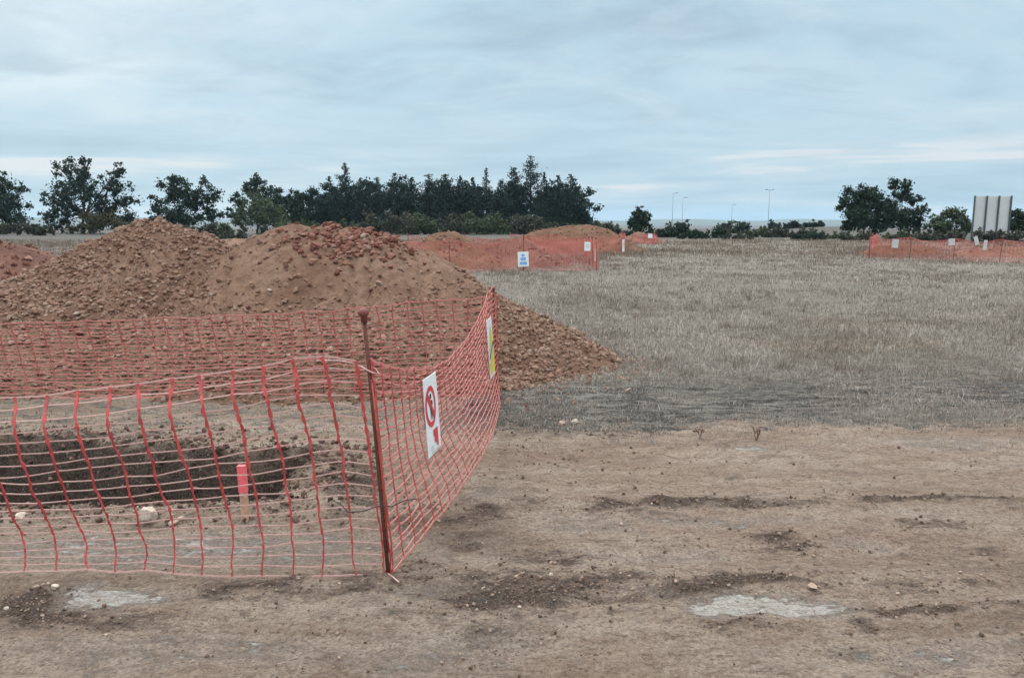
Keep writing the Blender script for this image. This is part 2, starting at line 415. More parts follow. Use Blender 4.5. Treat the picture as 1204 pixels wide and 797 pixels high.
DARK = []   # (x, y, rx, ry, amount)
PALE = []
def zone_px(lst, px, py, wpx, hpx, amt):
    c = G(px, py); l = G(px - wpx, py); t = G(px, py - hpx); bt = G(px, py + hpx)
    lst.append((c.x, (t.y + bt.y) / 2, abs(c.x - l.x), abs(t.y - bt.y) / 2, amt))
for a in [(55, 712, 95, 26, .95), (140, 735, 60, 14, .5), (300, 690, 70, 16, .55), (470, 690, 90, 24, .55), (600, 705, 140, 30, .75), (600, 760, 90, 22, .4), (720, 690, 140, 18, .6),
          (870, 684, 130, 8, .8), (770, 688, 60, 7, .7), (880, 722, 70, 5, .6), (850, 730, 60, 8, .5), (1060, 722, 120, 8, .7), (1150, 722, 70, 6, .4), (885, 632, 35, 8, .75), (925, 645, 40, 6, .75), (960, 760, 50, 7, .5),
          (1085, 620, 60, 9, .45), (830, 594, 170, 5, .75), (1100, 592, 130, 5, .7), (560, 612, 60, 14, .55), (640, 660, 80, 14, .6), (530, 640, 50, 12, .5), (990, 735, 30, 7, .7),
          (820, 745, 50, 7, .4), (380, 745, 40, 6, .5), (610, 500, 50, 14, .5), (700, 507, 60, 7, .5), (1000, 650, 90, 6, .35), (1160, 650, 40, 8, .4), (180, 690, 30, 5, .6), (415, 575, 50, 30, .7), (340, 545, 60, 10, .6), (160, 508, 150, 8, .45), (480, 610, 40, 30, .4), (700, 600, 120, 8, .4), (1100, 690, 120, 8, .3)]:
    zone_px(DARK, *a)
for a in [(148, 699, 72, 17, 1.0), (115, 691, 45, 10, .8), (905, 713, 112, 20, 1.0), (850, 701, 60, 12, .9), (935, 726, 60, 12, .9), (890, 527, 34, 4, .75), (585, 583, 45, 9, .6), (700, 620, 80, 16, .5), (760, 690, 50, 10, .45), (200, 645, 330, 24, .62), (480, 700, 70, 12, .45),
          (1000, 640, 70, 10, .42), (900, 590, 50, 6, .4), (1060, 605, 100, 6, .42), (180, 770, 240, 26, .5), (520, 772, 170, 20, .5), (1080, 772, 220, 22, .5), (840, 612, 130, 9, .5), (780, 652, 120, 10, .5), (1120, 520, 90, 8, .5), (850, 760, 120, 12, .35)]:
    zone_px(PALE, *a)

def blobs(lst, x, y):
    r = np.zeros_like(x)
    wx = x + 0.22 * fbm(x, y * 1.5, 2.3, 5, 41); wy = y + 0.10 * fbm(x, y * 1.5, 2.7, 5, 42)
    for cx, cy, rx, ry, a in lst:
        d = np.hypot((wx - cx) / rx, (wy - cy) / ry)
        r = np.maximum(r, a * (1 - sstep(0.35, 1.4, d)))
    return r

def grass_zone(x, y):
    """0 bare .. 1 grass"""
    edge = 5.85 + 0.34 * fbm(x, y, .45, 3, 51) + 0.30 * fbm(x, y, 1.8, 4, 52) + np.where(x > 2.5, (x - 2.5) * 0.035, 0)
    g = sstep(-.28, .4, y - edge)
    g = g - .5 * sstep(.12, .5, fbm(x * .6, y * 1.5, .6, 4, 57)) * sstep(6.2, 7.5, y) * (1 - sstep(13, 20, y))
    # inside the enclosure: short grass only on the strip behind the trench
    ins = sstep(-0.1, -0.45, x - (-.57 + (y - 3.3) * .113))
    strip = sstep(5.5, 5.85, y) * (1 - sstep(7.2, 7.6, y)) * .42
    g = g * (1 - ins * (y < 7.3)) + ins * (y < 7.3) * strip
    return g

def ground_h(x, y):
    near = 1 - sstep(12, 40, np.hypot(x, y))
    h = 0.035 * fbm(x, y, .35, 3, 61) + near * (0.022 * fbm(x * .5, y, 1.7, 4, 62) + 0.022 * fbm(x, y * 1.3, 5, 5, 63) + 0.012 * np.abs(fbm(x * .8, y * 1.2, 13, 3, 64)))
    dk = blobs(DARK, x, y); pl = blobs(PALE, x, y)
    h = h + near * (dk * (0.012 + .035 * fbm(x, y, 9, 4, 65)))
    h = h * (1 - .8 * np.clip(pl * 1.3, 0, 1) * near) - near * 0.012 * pl
    # low ruts running across the track
    h = h - near * .018 * (np.exp(-((y - 3.62 - .12 * fbm(x, y, .5, 2, 69)) / .16) ** 2) + np.exp(-((y - 5.1 - .12 * fbm(x, y, .5, 2, 60)) / .2) ** 2)) * (x > -.3)
    h = h + near * 0.025 * np.exp(-((y - 4.18 - .1 * fbm(x, y, .7, 2, 66)) / .10) ** 2) * (x > -.4)
    h = h - near * 0.02 * np.exp(-((y - 3.2 - .1 * fbm(x, y, .7, 2, 67)) / .12) ** 2) * (x > .6)
    far = np.hypot(x, y)
    h = h + sstep(45, 90, far) * 0.25 * fbm(x, y, .03, 3, 68)
    h = h + 1.15 * np.exp(-((x - 46) / 11) ** 2 - ((y - 108) / 9) ** 2)
    h = h - sstep(150, 900, far) * 6.0
    return h

def full_ground(x, y):
    h = ground_h(x, y)
    d = trench(x, y)
    near = (y > 3) & (y < 7) & (x < -.5)
    rim = np.exp(-((d + .13) / .13) ** 2) * (0.05 + .06 * fbm(x, y, 5, 3, 71)) * near * (y < 4.8)
    dep = sstep(-.02, .26, d) * 1.25 + np.clip(d, 0, .3) * .2
    wall = 0.2 * fbm(x, y, 7, 4, 72) * sstep(0, .1, d)
    return h + rim - np.where(near, dep - wall, 0)

def axis(lo, a, b, hi, step, grow):
    c = list(np.arange(a, b + 1e-6, step)); s_ = step
    while c[-1] < hi: s_ *= grow; c.append(c[-1] + s_)
    s_ = step; left = []
    v = a
    while v > lo: s_ *= grow; v -= s_; left.append(v)
    return np.array(left[::-1] + c)

def sheet(xs, ys):
    X, Y = np.meshgrid(xs, ys)
    nx, ny = len(xs), len(ys)
    i = np.arange(nx * ny).reshape(ny, nx)
    Fq = np.stack([i[:-1, :-1].ravel(), i[:-1, 1:].ravel(), i[1:, 1:].ravel(), i[1:, :-1].ravel()], 1)
    return X.ravel(), Y.ravel(), Fq

xs = axis(-6000, -4.4, 3.6, 6000, 0.027, 1.07)
ys = axis(-300, 2.3, 7.2, 6500, 0.027, 1.045)
gx, gy, gf = sheet(xs, ys)
gz = full_ground(gx, gy)
zg = grass_zone(gx, gy); zd = blobs(DARK, gx, gy); zp = blobs(PALE, gx, gy)
bandz = sstep(5.7 + .5 * fbm(gx, gy, 1.1, 4, 99), 6.3 + .5 * fbm(gx, gy, 1.1, 4, 99), gy) * (1 - sstep(7.0, 8.6, gy)) * (gy < 12) * (gx > -.75 + (gy - 3.3) * .1) * (.62 + .7 * fbm(gx * .5, gy * 1.6, 1.1, 5, 97))
zd = np.maximum(zd, 1.2 * sstep(62, 95, np.hypot(gx, gy)))
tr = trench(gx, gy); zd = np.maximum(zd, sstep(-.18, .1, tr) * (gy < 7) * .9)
zone = np.stack([zg, zd, zp, np.clip(bandz, 0, 1)], 1)
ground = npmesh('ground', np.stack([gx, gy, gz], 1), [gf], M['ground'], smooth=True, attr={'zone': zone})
tag(ground, 'bare brown dirt track and dry grassy field', None, None, 'structure')

# far hazy plain and hills
hx = np.linspace(-4500, 4500, 160); hy = np.array([2400, 2700, 3000, 3300, 3700, 4200])
X, Y, hf = sheet(hx, hy)
prof = np.array([0, .55, .85, 1, .8, .2])[np.repeat(np.arange(6), 160)]
hz = -9 + prof * (26 + 13 * fbm(X, Y * 0, .0009, 4, 81) + 12 * sstep(-900, -2000, X) + 6 * fbm(X, Y, .004, 3, 82))
hills = npmesh('hills', np.stack([X, Y, hz], 1), [hf], M['hill'], smooth=True)
tag(hills, 'low blue hills fading into haze on the skyline', None, None, 'structure')

# ------------------------------------------------------------------ stones
def rot_mats(n, rng):
    q = rng.normal(size=(n, 4)); q /= np.linalg.norm(q, axis=1)[:, None]
    w, x, y, z = q.T
    return np.stack([np.stack([1 - 2 * (y * y + z * z), 2 * (x * y - z * w), 2 * (x * z + y * w)], 1),
                     np.stack([2 * (x * y + z * w), 1 - 2 * (x * x + z * z), 2 * (y * z - x * w)], 1),
                     np.stack([2 * (x * z - y * w), 2 * (y * z + x * w), 1 - 2 * (x * x + y * y)], 1)], 1)

def stone_base(seed, sub=1, cuts=7):
    rng = np.random.default_rng(seed)
    bm = bmesh.new(); bmesh.ops.create_icosphere(bm, subdivisions=sub, radius=1.0)
    bm.verts.ensure_lookup_table()
    V = np.array([v.co[:] for v in bm.verts]); Fc = np.array([[v.index for v in f.verts] for f in bm.faces]); bm.free()
    V += rng.normal(size=V.shape) * 0.09
    for _ in range(cuts):
        n = rng.normal(size=3); n /= np.linalg.norm(n); d = rng.uniform(.45, .82)
        e = np.maximum(0, V @ n - d); V -= e[:, None] * n
    V *= np.array([1, rng.uniform(.7, 1.0), rng.uniform(.6, .95)])
    return V, Fc

BASES = [stone_base(s, 1) for s in range(8)]
BASES_S = [stone_base(s, 0 + 1, 9) for s in range(20, 26)]
def scatter_stones(name, pts, sizes, mat, parent=None, bases=BASES, seed=1, flat=0.9, sink=.3, loc=None):
    rng = np.random.default_rng(seed)
    n = len(pts); which = rng.integers(0, len(bases), n)
    VV, FF, off = [], [], 0
    for k, (bv, bf) in enumerate(bases):
        idx = np.where(which == k)[0]
        if not len(idx): continue
        Rm = rot_mats(len(idx), rng)
        v = np.einsum('nij,vj->nvi', Rm, bv) * sizes[idx][:, None, None]
        v[:, :, 2] *= flat
        v += pts[idx][:, None, :]
        v[:, :, 2] += (sizes[idx] * (flat * .6 - sink))[:, None]
        VV.append(v.reshape(-1, 3))
        f = bf[None] + (np.arange(len(idx)) * len(bv))[:, None, None] + off
        FF.append(f.reshape(-1, 3)); off += len(idx) * len(bv)
    return npmesh(name, np.concatenate(VV), [np.concatenate(FF)], mat, parent, loc=loc)

# ------------------------------------------------------------------ spoil heaps
def heap(name, label, fn, bounds, step, mat, rub_mat=None, nrub=0, size=(.02, .09), seed=3, group=None, dens=None, loc=None):
    x0, x1, y0, y1 = bounds
    xs_, ys_ = np.arange(x0, x1, step), np.arange(y0, y1, step)
    X, Y, Fq = sheet(xs_, ys_)
    Z = fn(X, Y); gr = ground_h(X, Y)
    Z = np.where(Z > -0.25, np.maximum(Z, -.25), -.25)
    keep = Z > -0.22
    fk = keep[Fq].any(1)
    Fq = Fq[fk]
    used = np.unique(Fq); remap = np.full(len(X), -1); remap[used] = np.arange(len(used))
    V = np.stack([X, Y, Z], 1)[used]
    c = ((x0 + x1) / 2, (y0 + y1) / 2, 0.0) if loc is None else loc
    root = npmesh(name, V, [remap[Fq]], mat, smooth=True, loc=c)
    tag(root, label, 'spoil heap', group)
    if nrub:
        rng = np.random.default_rng(seed)
        px = rng.uniform(x0, x1, nrub * 6); py = rng.uniform(y0, y1, nrub * 6); pz = fn(px, py)
        w = (pz > ground_h(px, py) - .03)
        d_ = np.clip(.5 + .9 * fbm(px, py, .9, 4, seed + 9), .06, 1) if dens is None else dens(px, py, pz)
        w &= rng.uniform(size=len(px)) < d_
        px, py, pz = px[w][:nrub], py[w][:nrub], pz[w][:nrub]
        sz = size[0] * (size[1] / size[0]) ** (rng.uniform(size=len(px)) ** 2.3)
        o = scatter_stones('rubble', np.stack([px, py, pz], 1), sz, rub_mat, root, seed=seed, loc=c)
        tag(o, None, None, None, 'stuff')
    return root

def main_dens(x, y, z):
    d = .30 + 1.0 * fbm(x, y, .75, 4, 91)
    d = d + .65 * sstep(1.0, .25, z)                                   # lumps roll to the foot
    d = d + .5 * np.exp(-((x + 4.6) / 1.4) ** 2) + .3 * (x < -4) + .45 * sstep(-.9, -.2, x)
    d = d - .55 * np.exp(-(((x + 3.2) / .55) ** 2)) * (z > .55) - .3 * np.exp(-(((x + 1.9) / .6) ** 2)) * (z > .6) * (z < 1.1)
    return np.clip(d, .10, 1)
HG = 'heaps of excavated earth'
heap('spoil_heap', 'largest heap of brown rubble and earth with two rounded peaks, behind the nearest net', heap_main, (-9.6, 2.2, 6.3, 13.4), .036, M['heap'], M['rubble'], 34000, (.006, .05), 3, HG, main_dens)
# thick drift of coarser lumps over the left flank and along the foot
rng = np.random.default_rng(79)
cx_ = rng.uniform(-8.5, 1.2, 60000); cy_ = rng.uniform(6.6, 10.6, 60000); cz_ = heap_main(cx_, cy_)
dl = .85 * sstep(-3.2, -4.4, cx_ + .4 * fbm(cx_, cy_, .8, 3, 12)) + .5 * sstep(.75, .25, cz_) + .5 * sstep(-.8, 0, cx_)
dl = dl * np.clip(.55 + 1.1 * fbm(cx_, cy_, 1.3, 4, 13), 0, 1)
ok = (cz_ > .0) & (rng.uniform(size=60000) < dl * .5)
cx_, cy_, cz_ = cx_[ok][:11000], cy_[ok][:11000], cz_[ok][:11000]
lumps = scatter_stones('coarse_rubble', np.stack([cx_, cy_, cz_], 1), .016 * (3.4 ** (rng.uniform(size=len(cx_)) ** 2.0)), M['rubble'], seed=80)
tag(lumps, 'coarse lumps of earth and stone drifted over the left flank of the largest heap', 'rubble', None, 'stuff')
# dark red clods lying across the right-hand peak
rng = np.random.default_rng(77)
cx_ = rng.normal(-1.95, .38, 420); cy_ = rng.normal(9.35, .28, 420); cz_ = heap_main(cx_, cy_)
red = scatter_stones('red_clods', np.stack([cx_, cy_, cz_], 1), .02 * (3.6 ** rng.uniform(size=420)), M['rubble_red'], seed=78)
tag(red, 'dark red clods spilled over the right peak of the largest heap', 'rubble', None, 'stuff')

heap('spoil_heap', 'dark red earth heap cut by the left edge, behind the foot of the largest heap', cone_fn([(-12.5, 14.3, 1.35), (-9.9, 14.3, 1.32), (-9.2, 14.2, 1.2)], .55, 101), (-15.5, -6, 10.5, 18), .08, M['heap_red'], M['rubble_red'], 2200, (.025, .10), 5, HG)
def far_heap(label, peaks, slope, b, mat, rub, seed, n=500):
    heap('spoil_heap', label, cone_fn(peaks, slope, seed, .07, .9), b, .12, mat, rub, n, (.03, .12), seed, HG)
def pk(px, py, Y): v = P(px, py, Y); return (v.x, v.y, v.z)
far_heap('small pointed tan heap behind the left part of the middle orange net', [pk(515, 273, 29), pk(534, 272, 29)], .55, (-6, 1, 25.9, 33), M['heap_far'], M['rubble'], 111)
far_heap('low dark brown heap just left of the broad far heap, behind the middle net', [pk(470, 283, 28.5), pk(575, 281, 29.5), pk(606, 278, 29.5), pk(622, 282, 29.3)], .6, (-9, 4, 26.0, 33), M['heap_red'], M['rubble_red'], 121)
far_heap('broad flat-topped brown heap beyond the middle orange net, left of the small lone tree', [pk(628, 272, 44), pk(660, 266, 44), pk(690, 264, 44), pk(708, 267, 44), pk(724, 279, 43)], .55, (-3, 11, 40.6, 49), M['heap_far'], M['rubble'], 131, 700)
far_heap('small orange heap beside the dark bush under the lone tree', [pk(752, 272, 60), pk(762, 275, 60)], .55, (6, 15, 57, 64), M['heap_red'], M['rubble_red'], 141, 200)
far_heap('low dark red heap behind the left end of the right-hand orange net', [pk(1038, 287, 38), pk(1060, 286, 38), pk(1084, 288, 38)], .5, (14, 26, 35.9, 42), M['heap_far'], M['rubble'], 151, 300)
far_heap('long low brown heap behind the right end of the right-hand orange net', [pk(1140, 291, 37), pk(1180, 290, 36.5), pk(1230, 292, 36)], .5, (18, 32, 33.9, 40), M['heap'], M['rubble'], 161, 300)
far_heap('long low pale earth bank seen between the two peaks of the largest heap', [pk(225, 283, 40), pk(265, 281, 40), pk(300, 280, 40), pk(322, 283, 40)], .35, (-24, -8, 35, 46), M['heap'], M['rubble'], 171, 300)

# individual rocks
def rock(label, px, py, size_px, mat='rock', sq=(1, .8, .75), seed=0, z=None):
    g = G(px, py)
    zz = float(full_ground(np.array([g.x]), np.array([g.y]))[0])
    zz = max(zz, -.02); g = G(px, py, zz)
    r = size_px / F * g.y * .5
    V, Fc = stone_base(500 + seed, 3, 9)
    rng = np.random.default_rng(900 + seed)
    n = rng.normal(size=(6, 3))
    V = V * (1 + .04 * np.sin(V @ n.T * 3).sum(1) / 3)[:, None] * np.array(sq)
    V = V * r; V[:, 2] -= V[:, 2].min() + r * .18
    o = npmesh('rock', V + np.array(g), [Fc], M[mat], smooth=False, loc=(g.x, g.y, g.z))
    o.rotation_euler.z = seed * 1.3
    return tag(o, label, 'rock', 'loose rocks on the dirt')
rock('largest pale rounded stone on the trench rim, left of the pink stake', 177, 613, 32, 'rock', (1, .9, .85), 1)
rock('pale stone on the trench rim near the left edge', 27, 606, 18, 'rock', (1, .9, .75), 2)
rock('tiny white stone between the largest pale stone and the pink stake', 214, 610, 9, 'rock', (1, .9, .8), 3)
rock('flat pale stone beside the white puddle patch at lower left', 65, 692, 15, 'rock', (1, .8, .55), 4)
rock('brown stone in the dark gravel left of the white puddle patch', 43, 691, 11, 'rock_brown', (1, .8, .7), 5)
rock('small pale stone in the dark gravel at the lower left corner', 8, 716, 9, 'rock', (1, .9, .7), 6)
rock('pale stone on the grass edge right of the big heap', 677, 497, 13, 'rock', (1, .8, .7), 7)
rock('flat brown stone just left of the pale stone on the grass edge', 660, 499, 13, 'rock_brown', (1, .8, .5), 8)
rock('flat brown stone on the dark ridge above the right-hand pale mud patch', 955, 690, 20, 'rock_brown', (1, .8, .4), 9)
rock('small white stone on the dark damp soil right of the net corner', 610, 714, 8, 'rock', (1, .8, .7), 10)
rock('white pebble in the middle of the dark damp soil', 648, 676, 8, 'rock', (1, .9, .7), 11)
rock('flat whitish stone at the right end of the dark damp soil', 642, 724, 9, 'rock', (1.2, .8, .4), 12)
rock('brown clod below the pink stake on the trench rim', 205, 615, 14, 'rock_brown', (1.2, .8, .55), 13)
rock('small dark clod on pale dirt near the lower left', 124, 747, 8, 'rock_brown', (1, .8, .6), 14)

# grit and crumbs on the track
def ground_points(n, rng, ymin, ymax, power=1.6):
    t = rng.uniform(size=n) ** power
    y = ymin + (ymax - ymin) * t
    x = rng.uniform(-1, 1, n) * (y * .74 + .5)
    return x, y
rng = np.random.default_rng(5)
x, y = ground_points(190000, rng, 2.2, 7.4, 1.2)
w = (.016 + .95 * np.clip(blobs(DARK, x, y), 0, 1) + .5 * sstep(-.5, -.02, trench(x, y)) * (y < 4.6) + .25 * np.clip(fbm(x, y, 1.2, 4, 7), 0, 1)) * (1 - .9 * np.clip(blobs(PALE, x, y) * 1.2, 0, 1))
ok = (rng.uniform(size=len(x)) < w * .55) & (trench(x, y) < .02)
x, y = x[ok], y[ok]; z = full_ground(x, y)
sz = .0018 * (7.5 ** (rng.uniform(size=len(x)) ** 2.7)) * (.7 + y * .12)
g_ = scatter_stones('gravel', np.stack([x, y, z], 1), sz, M['grit'], seed=6, bases=BASES_S, sink=.15)
tag(g_, 'loose grit and crumbs of soil scattered over the dirt track', 'gravel', None, 'stuff')
# clods on the trench edge and walls
x = rng.uniform(-5.2, -.9, 9000); y = rng.uniform(3.9, 6.0, 9000); d_ = trench(x, y)
w = np.where(y < 4.7, np.exp(-(np.abs(d_ + .08) / .13)), np.exp(-(np.abs(d_ - .02) / .2)))
w = w * np.where(d_ > .1, .8, 1)
ok = rng.uniform(size=9000) < w * .8
x, y = x[ok], y[ok]
g_ = scatter_stones('soil_clods', np.stack([x, y, full_ground(x, y)], 1), .007 * (5.5 ** (rng.uniform(size=len(x)) ** 2.4)), M['clod'], seed=9)
tag(g_, 'dark clods of soil along the edge and walls of the trench', 'clods', None, 'stuff')
# stones rolled out around the foot of the big heap
x = rng.uniform(-5.5, 2.2, 5000); y = rng.uniform(6.0, 9.2, 5000)
hm = heap_main(x, y); ok = (hm < .02) & (hm > -.5) & (rng.uniform(size=5000) < np.exp(hm * 6.0)) & ((y > 7.05) | (x > -.1))
x, y = x[ok], y[ok]
g_ = scatter_stones('fallen_stones', np.stack([x, y, full_ground(x, y)], 1), .012 * (4.0 ** (rng.uniform(size=len(x)) ** 1.6)), M['rubble'], seed=8)
tag(g_, 'small stones rolled out around the foot of the largest heap', 'rubble', None, 'stuff')

# ------------------------------------------------------------------ grass
def blades(name, x, y, hgt, wid, mat, lean=.5, rng=None, zfn=ground_h, tone=None):
    n = len(x); z = zfn(x, y)
    a = rng.uniform(0, 2 * math.pi, n); la = rng.uniform(0, 2 * math.pi, n); l = hgt * np.abs(rng.normal(0, lean, n))
    dx, dy = np.cos(a) * wid / 2, np.sin(a) * wid / 2
    mx, my = np.cos(la) * l, np.sin(la) * l
    V = np.zeros((n, 5, 3), np.float32)
    V[:, 0] = np.stack([x - dx, y - dy, z - .01], 1); V[:, 1] = np.stack([x + dx, y + dy, z - .01], 1)
    mid = np.stack([x + mx * .35, y + my * .35, z + hgt * .6], 1)
    V[:, 2] = mid + np.stack([dx * .8, dy * .8, dx * 0], 1); V[:, 3] = mid - np.stack([dx * .8, dy * .8, dx * 0], 1)
    V[:, 4] = np.stack([x + mx, y + my, z + hgt * np.clip(1 - lean * .3, .5, 1)], 1)
    b = np.arange(n) * 5
    q = np.stack([b, b + 1, b + 2, b + 3], 1); t = np.stack([b + 3, b + 2, b + 4], 1)
    return npmesh(name, V.reshape(-1, 3), [q, t], mat, midx=None if tone is None else np.concatenate([tone, tone]))

HEAPS = [(heap_main, -9.6, 2.2, 6.3, 13.4)]
def not_heap(x, y):
    return heap_main(x, y) < .04

rng = np.random.default_rng(21)
n = 950000
t = rng.uniform(size=n)
y = 5.6 * (75 / 5.6) ** (t ** .85)
x = rng.uniform(-1, 1, n) * (y * .74 + .8)
zz = grass_zone(x, y)
pn = fbm(x, y * .8, .55, 4, 201); pn2 = fbm(x, y, .12, 3, 203); pn3 = fbm(x * .6, y * 1.4, 2.0, 4, 205)
band = sstep(5.6, 6.0, y) * (1 - sstep(6.9, 8.6, y + .6 * pn))                      # thin trampled turf next to the track
cover = np.clip(.50 + 1.0 * pn + .5 * pn2 + .9 * pn3 - .42 * band, .02, 1)
ok = (zz > .3) & (rng.uniform(size=n) < cover) & not_heap(x, y) & ~((x < -.1) & (y < 7.2))
x, y, pn, band = x[ok], y[ok], pn[ok], band[ok]
grow = .32 + .68 * sstep(6.2, 11, y)
hgt = (.025 + .085 * rng.uniform(size=len(x)) ** 2.2 + .05 * np.clip(pn, 0, 1)) * grow * (1 + .5 * sstep(12, 30, y))
wid = .0005 * y * rng.uniform(.5, 1.3, len(x)) + .0012
tone = (fbm(x, y * .7, .8, 5, 207) * 1.6 + rng.normal(0, .35, len(x)) < -.12 + .75 * sstep(26, 42, y)).astype(int)
o = blades('dry_grass', x, y, hgt, wid, [M['grass'], M['grass_brown']], 1.0, rng, tone=tone)
tag(o, 'short straw coloured dry grass covering the field', 'grass', None, 'stuff')

n = 70000
y = rng.uniform(5.4, 9.4, n); x = rng.uniform(-1, 1, n) * (y * .74 + .8)
zz = grass_zone(x, y); pn = fbm(x * .5, y * 1.8, 1.1, 5, 211)
wb = sstep(5.6, 6.0, y) * (1 - sstep(7.2, 9.4, y))
inside = (x < -.1) & (y < 7.25)
wb = np.where(inside, .45, wb)
ok = (zz > .25) & (rng.uniform(size=n) < np.clip(wb * (.6 + 1.6 * pn), 0, 1)) & not_heap(x, y) & (trench(x, y) < -.03)
x, y, inside = x[ok], y[ok], inside[ok]
o = blades('grey_short_grass', x, y, (.008 + .035 * rng.uniform(size=len(x)) ** 1.8) * np.where(inside, .7, 1), .003 + .004 * rng.uniform(size=len(x)), M['moss'], 1.2, rng)
tag(o, 'dark grey trampled turf along the edge of the dirt track', 'grass', None, 'stuff')

tx = rng.uniform(-1, 1, 1500); ty = 7.5 * (45 / 7.5) ** (rng.uniform(size=1500) ** .8); tx = tx * (ty * .74 + .8)
ok = not_heap(tx, ty) & (rng.uniform(size=1500) < np.clip(.5 + 1.4 * fbm(tx, ty, .3, 3, 208), 0, 1)) & ((tx > -.1) | (ty > 7.4))
tx, ty = tx[ok], ty[ok]
k = rng.integers(18, 60, len(tx)); rad = rng.uniform(.04, .14, len(tx))
bx_ = np.repeat(tx, k) + rng.normal(size=k.sum()) * np.repeat(rad, k); by_ = np.repeat(ty, k) + rng.normal(size=k.sum()) * np.repeat(rad, k)
o = blades('grass_tussocks', bx_, by_, rng.uniform(.05, .17, len(bx_)), .0005 * by_ * rng.uniform(.6, 1.3, len(bx_)) + .0012, [M['grass'], M['grass_brown']], .7, rng, tone=np.repeat((rng.uniform(size=len(tx)) < .45).astype(int), k))
tag(o, 'taller straw tussocks dotted over the dry field', 'grass', None, 'stuff')

# tufts that straggle from the field on to the bare track
tx, ty = rng.uniform(-.2, 5.2, 420), 5.2 + 1.6 * rng.uniform(size=420) ** .8
ok = (rng.uniform(size=420) < .25 + .75 * sstep(5.3, 6.3, ty)) & not_heap(tx, ty) & (tx > -.1)
tx, ty = tx[ok], ty[ok]
k = rng.integers(8, 34, len(tx)); rad = rng.uniform(.015, .07, len(tx))
bx_ = np.repeat(tx, k) + rng.normal(size=k.sum()) * np.repeat(rad * 1.6, k); by_ = np.repeat(ty, k) + rng.normal(size=k.sum()) * np.repeat(rad, k)
o = blades('grass_tufts', bx_, by_, rng.uniform(.015, .06, len(bx_)), rng.uniform(.0016, .004, len(bx_)), [M['grass'], M['grass_brown']], .9, rng, tone=np.repeat(rng.integers(0, 2, len(tx)), k))
tag(o, 'ragged straw tufts straggling from the field on to the bare dirt', 'grass', None, 'stuff')

# taller brown weeds
n = 170000
y = 9 * (70 / 9) ** (rng.uniform(size=n) ** .6); x = rng.uniform(-1, 1, n) * (y * .74 + .8)
pn = fbm(x, y * .6, .35, 4, 221)
dens = np.clip((pn - .02) * 2.2, .03, 1) * (.16 + 2.2 * sstep(24, 40, y))
ok = (rng.uniform(size=n) < dens) & not_heap(x, y)
x, y = x[ok], y[ok]
o = blades('brown_weeds', x, y, (.08 + .20 * rng.uniform(size=len(x)) ** 1.5) * (.7 + .6 * sstep(24, 40, y)), .00065 * y * rng.uniform(.6, 1.3, len(x)), M['weed'], .5, rng)
tag(o, 'taller brown weeds mixed into the dry field', 'weeds', None, 'stuff')

def dry_weed(label, px, py, h, seed):
    r_ = random.Random(seed); g = G(px, py); mb = MB()
    for i in range(6):
        a = r_.uniform(0, 6.28); le = h * r_.uniform(.5, 1.1)
        p1 = g + Vector((math.cos(a) * le * .25, math.sin(a) * le * .25, le * .55)); p2 = p1 + Vector((math.cos(a) * le * .2 + r_.uniform(-.02, .02), math.sin(a) * le * .2, le * .45))
        mb.tube([g + Vector((0, 0, -.02)), p1, p2], [.0025, .002, .001], 5)
        for k in range(5):
            q = p1.lerp(p2, r_.random()); d = Vector((r_.uniform(-1, 1), r_.uniform(-1, 1), r_.uniform(.1, 1))) * .04
            mb.tube([q, q + d * .7], [.002, .001], 4)
    o = mb.build('dry_weed', M['twig'], loc=tuple(g))
    return tag(o, label, 'weed', 'dry weeds on the edge of the track')
dry_weed('left of two dry brown weeds on the edge between dirt and grass', 823, 513, .06, 1)
dry_weed('right of two dry brown weeds, beside a pale dirt patch on the grass edge', 889, 517, .085, 2)

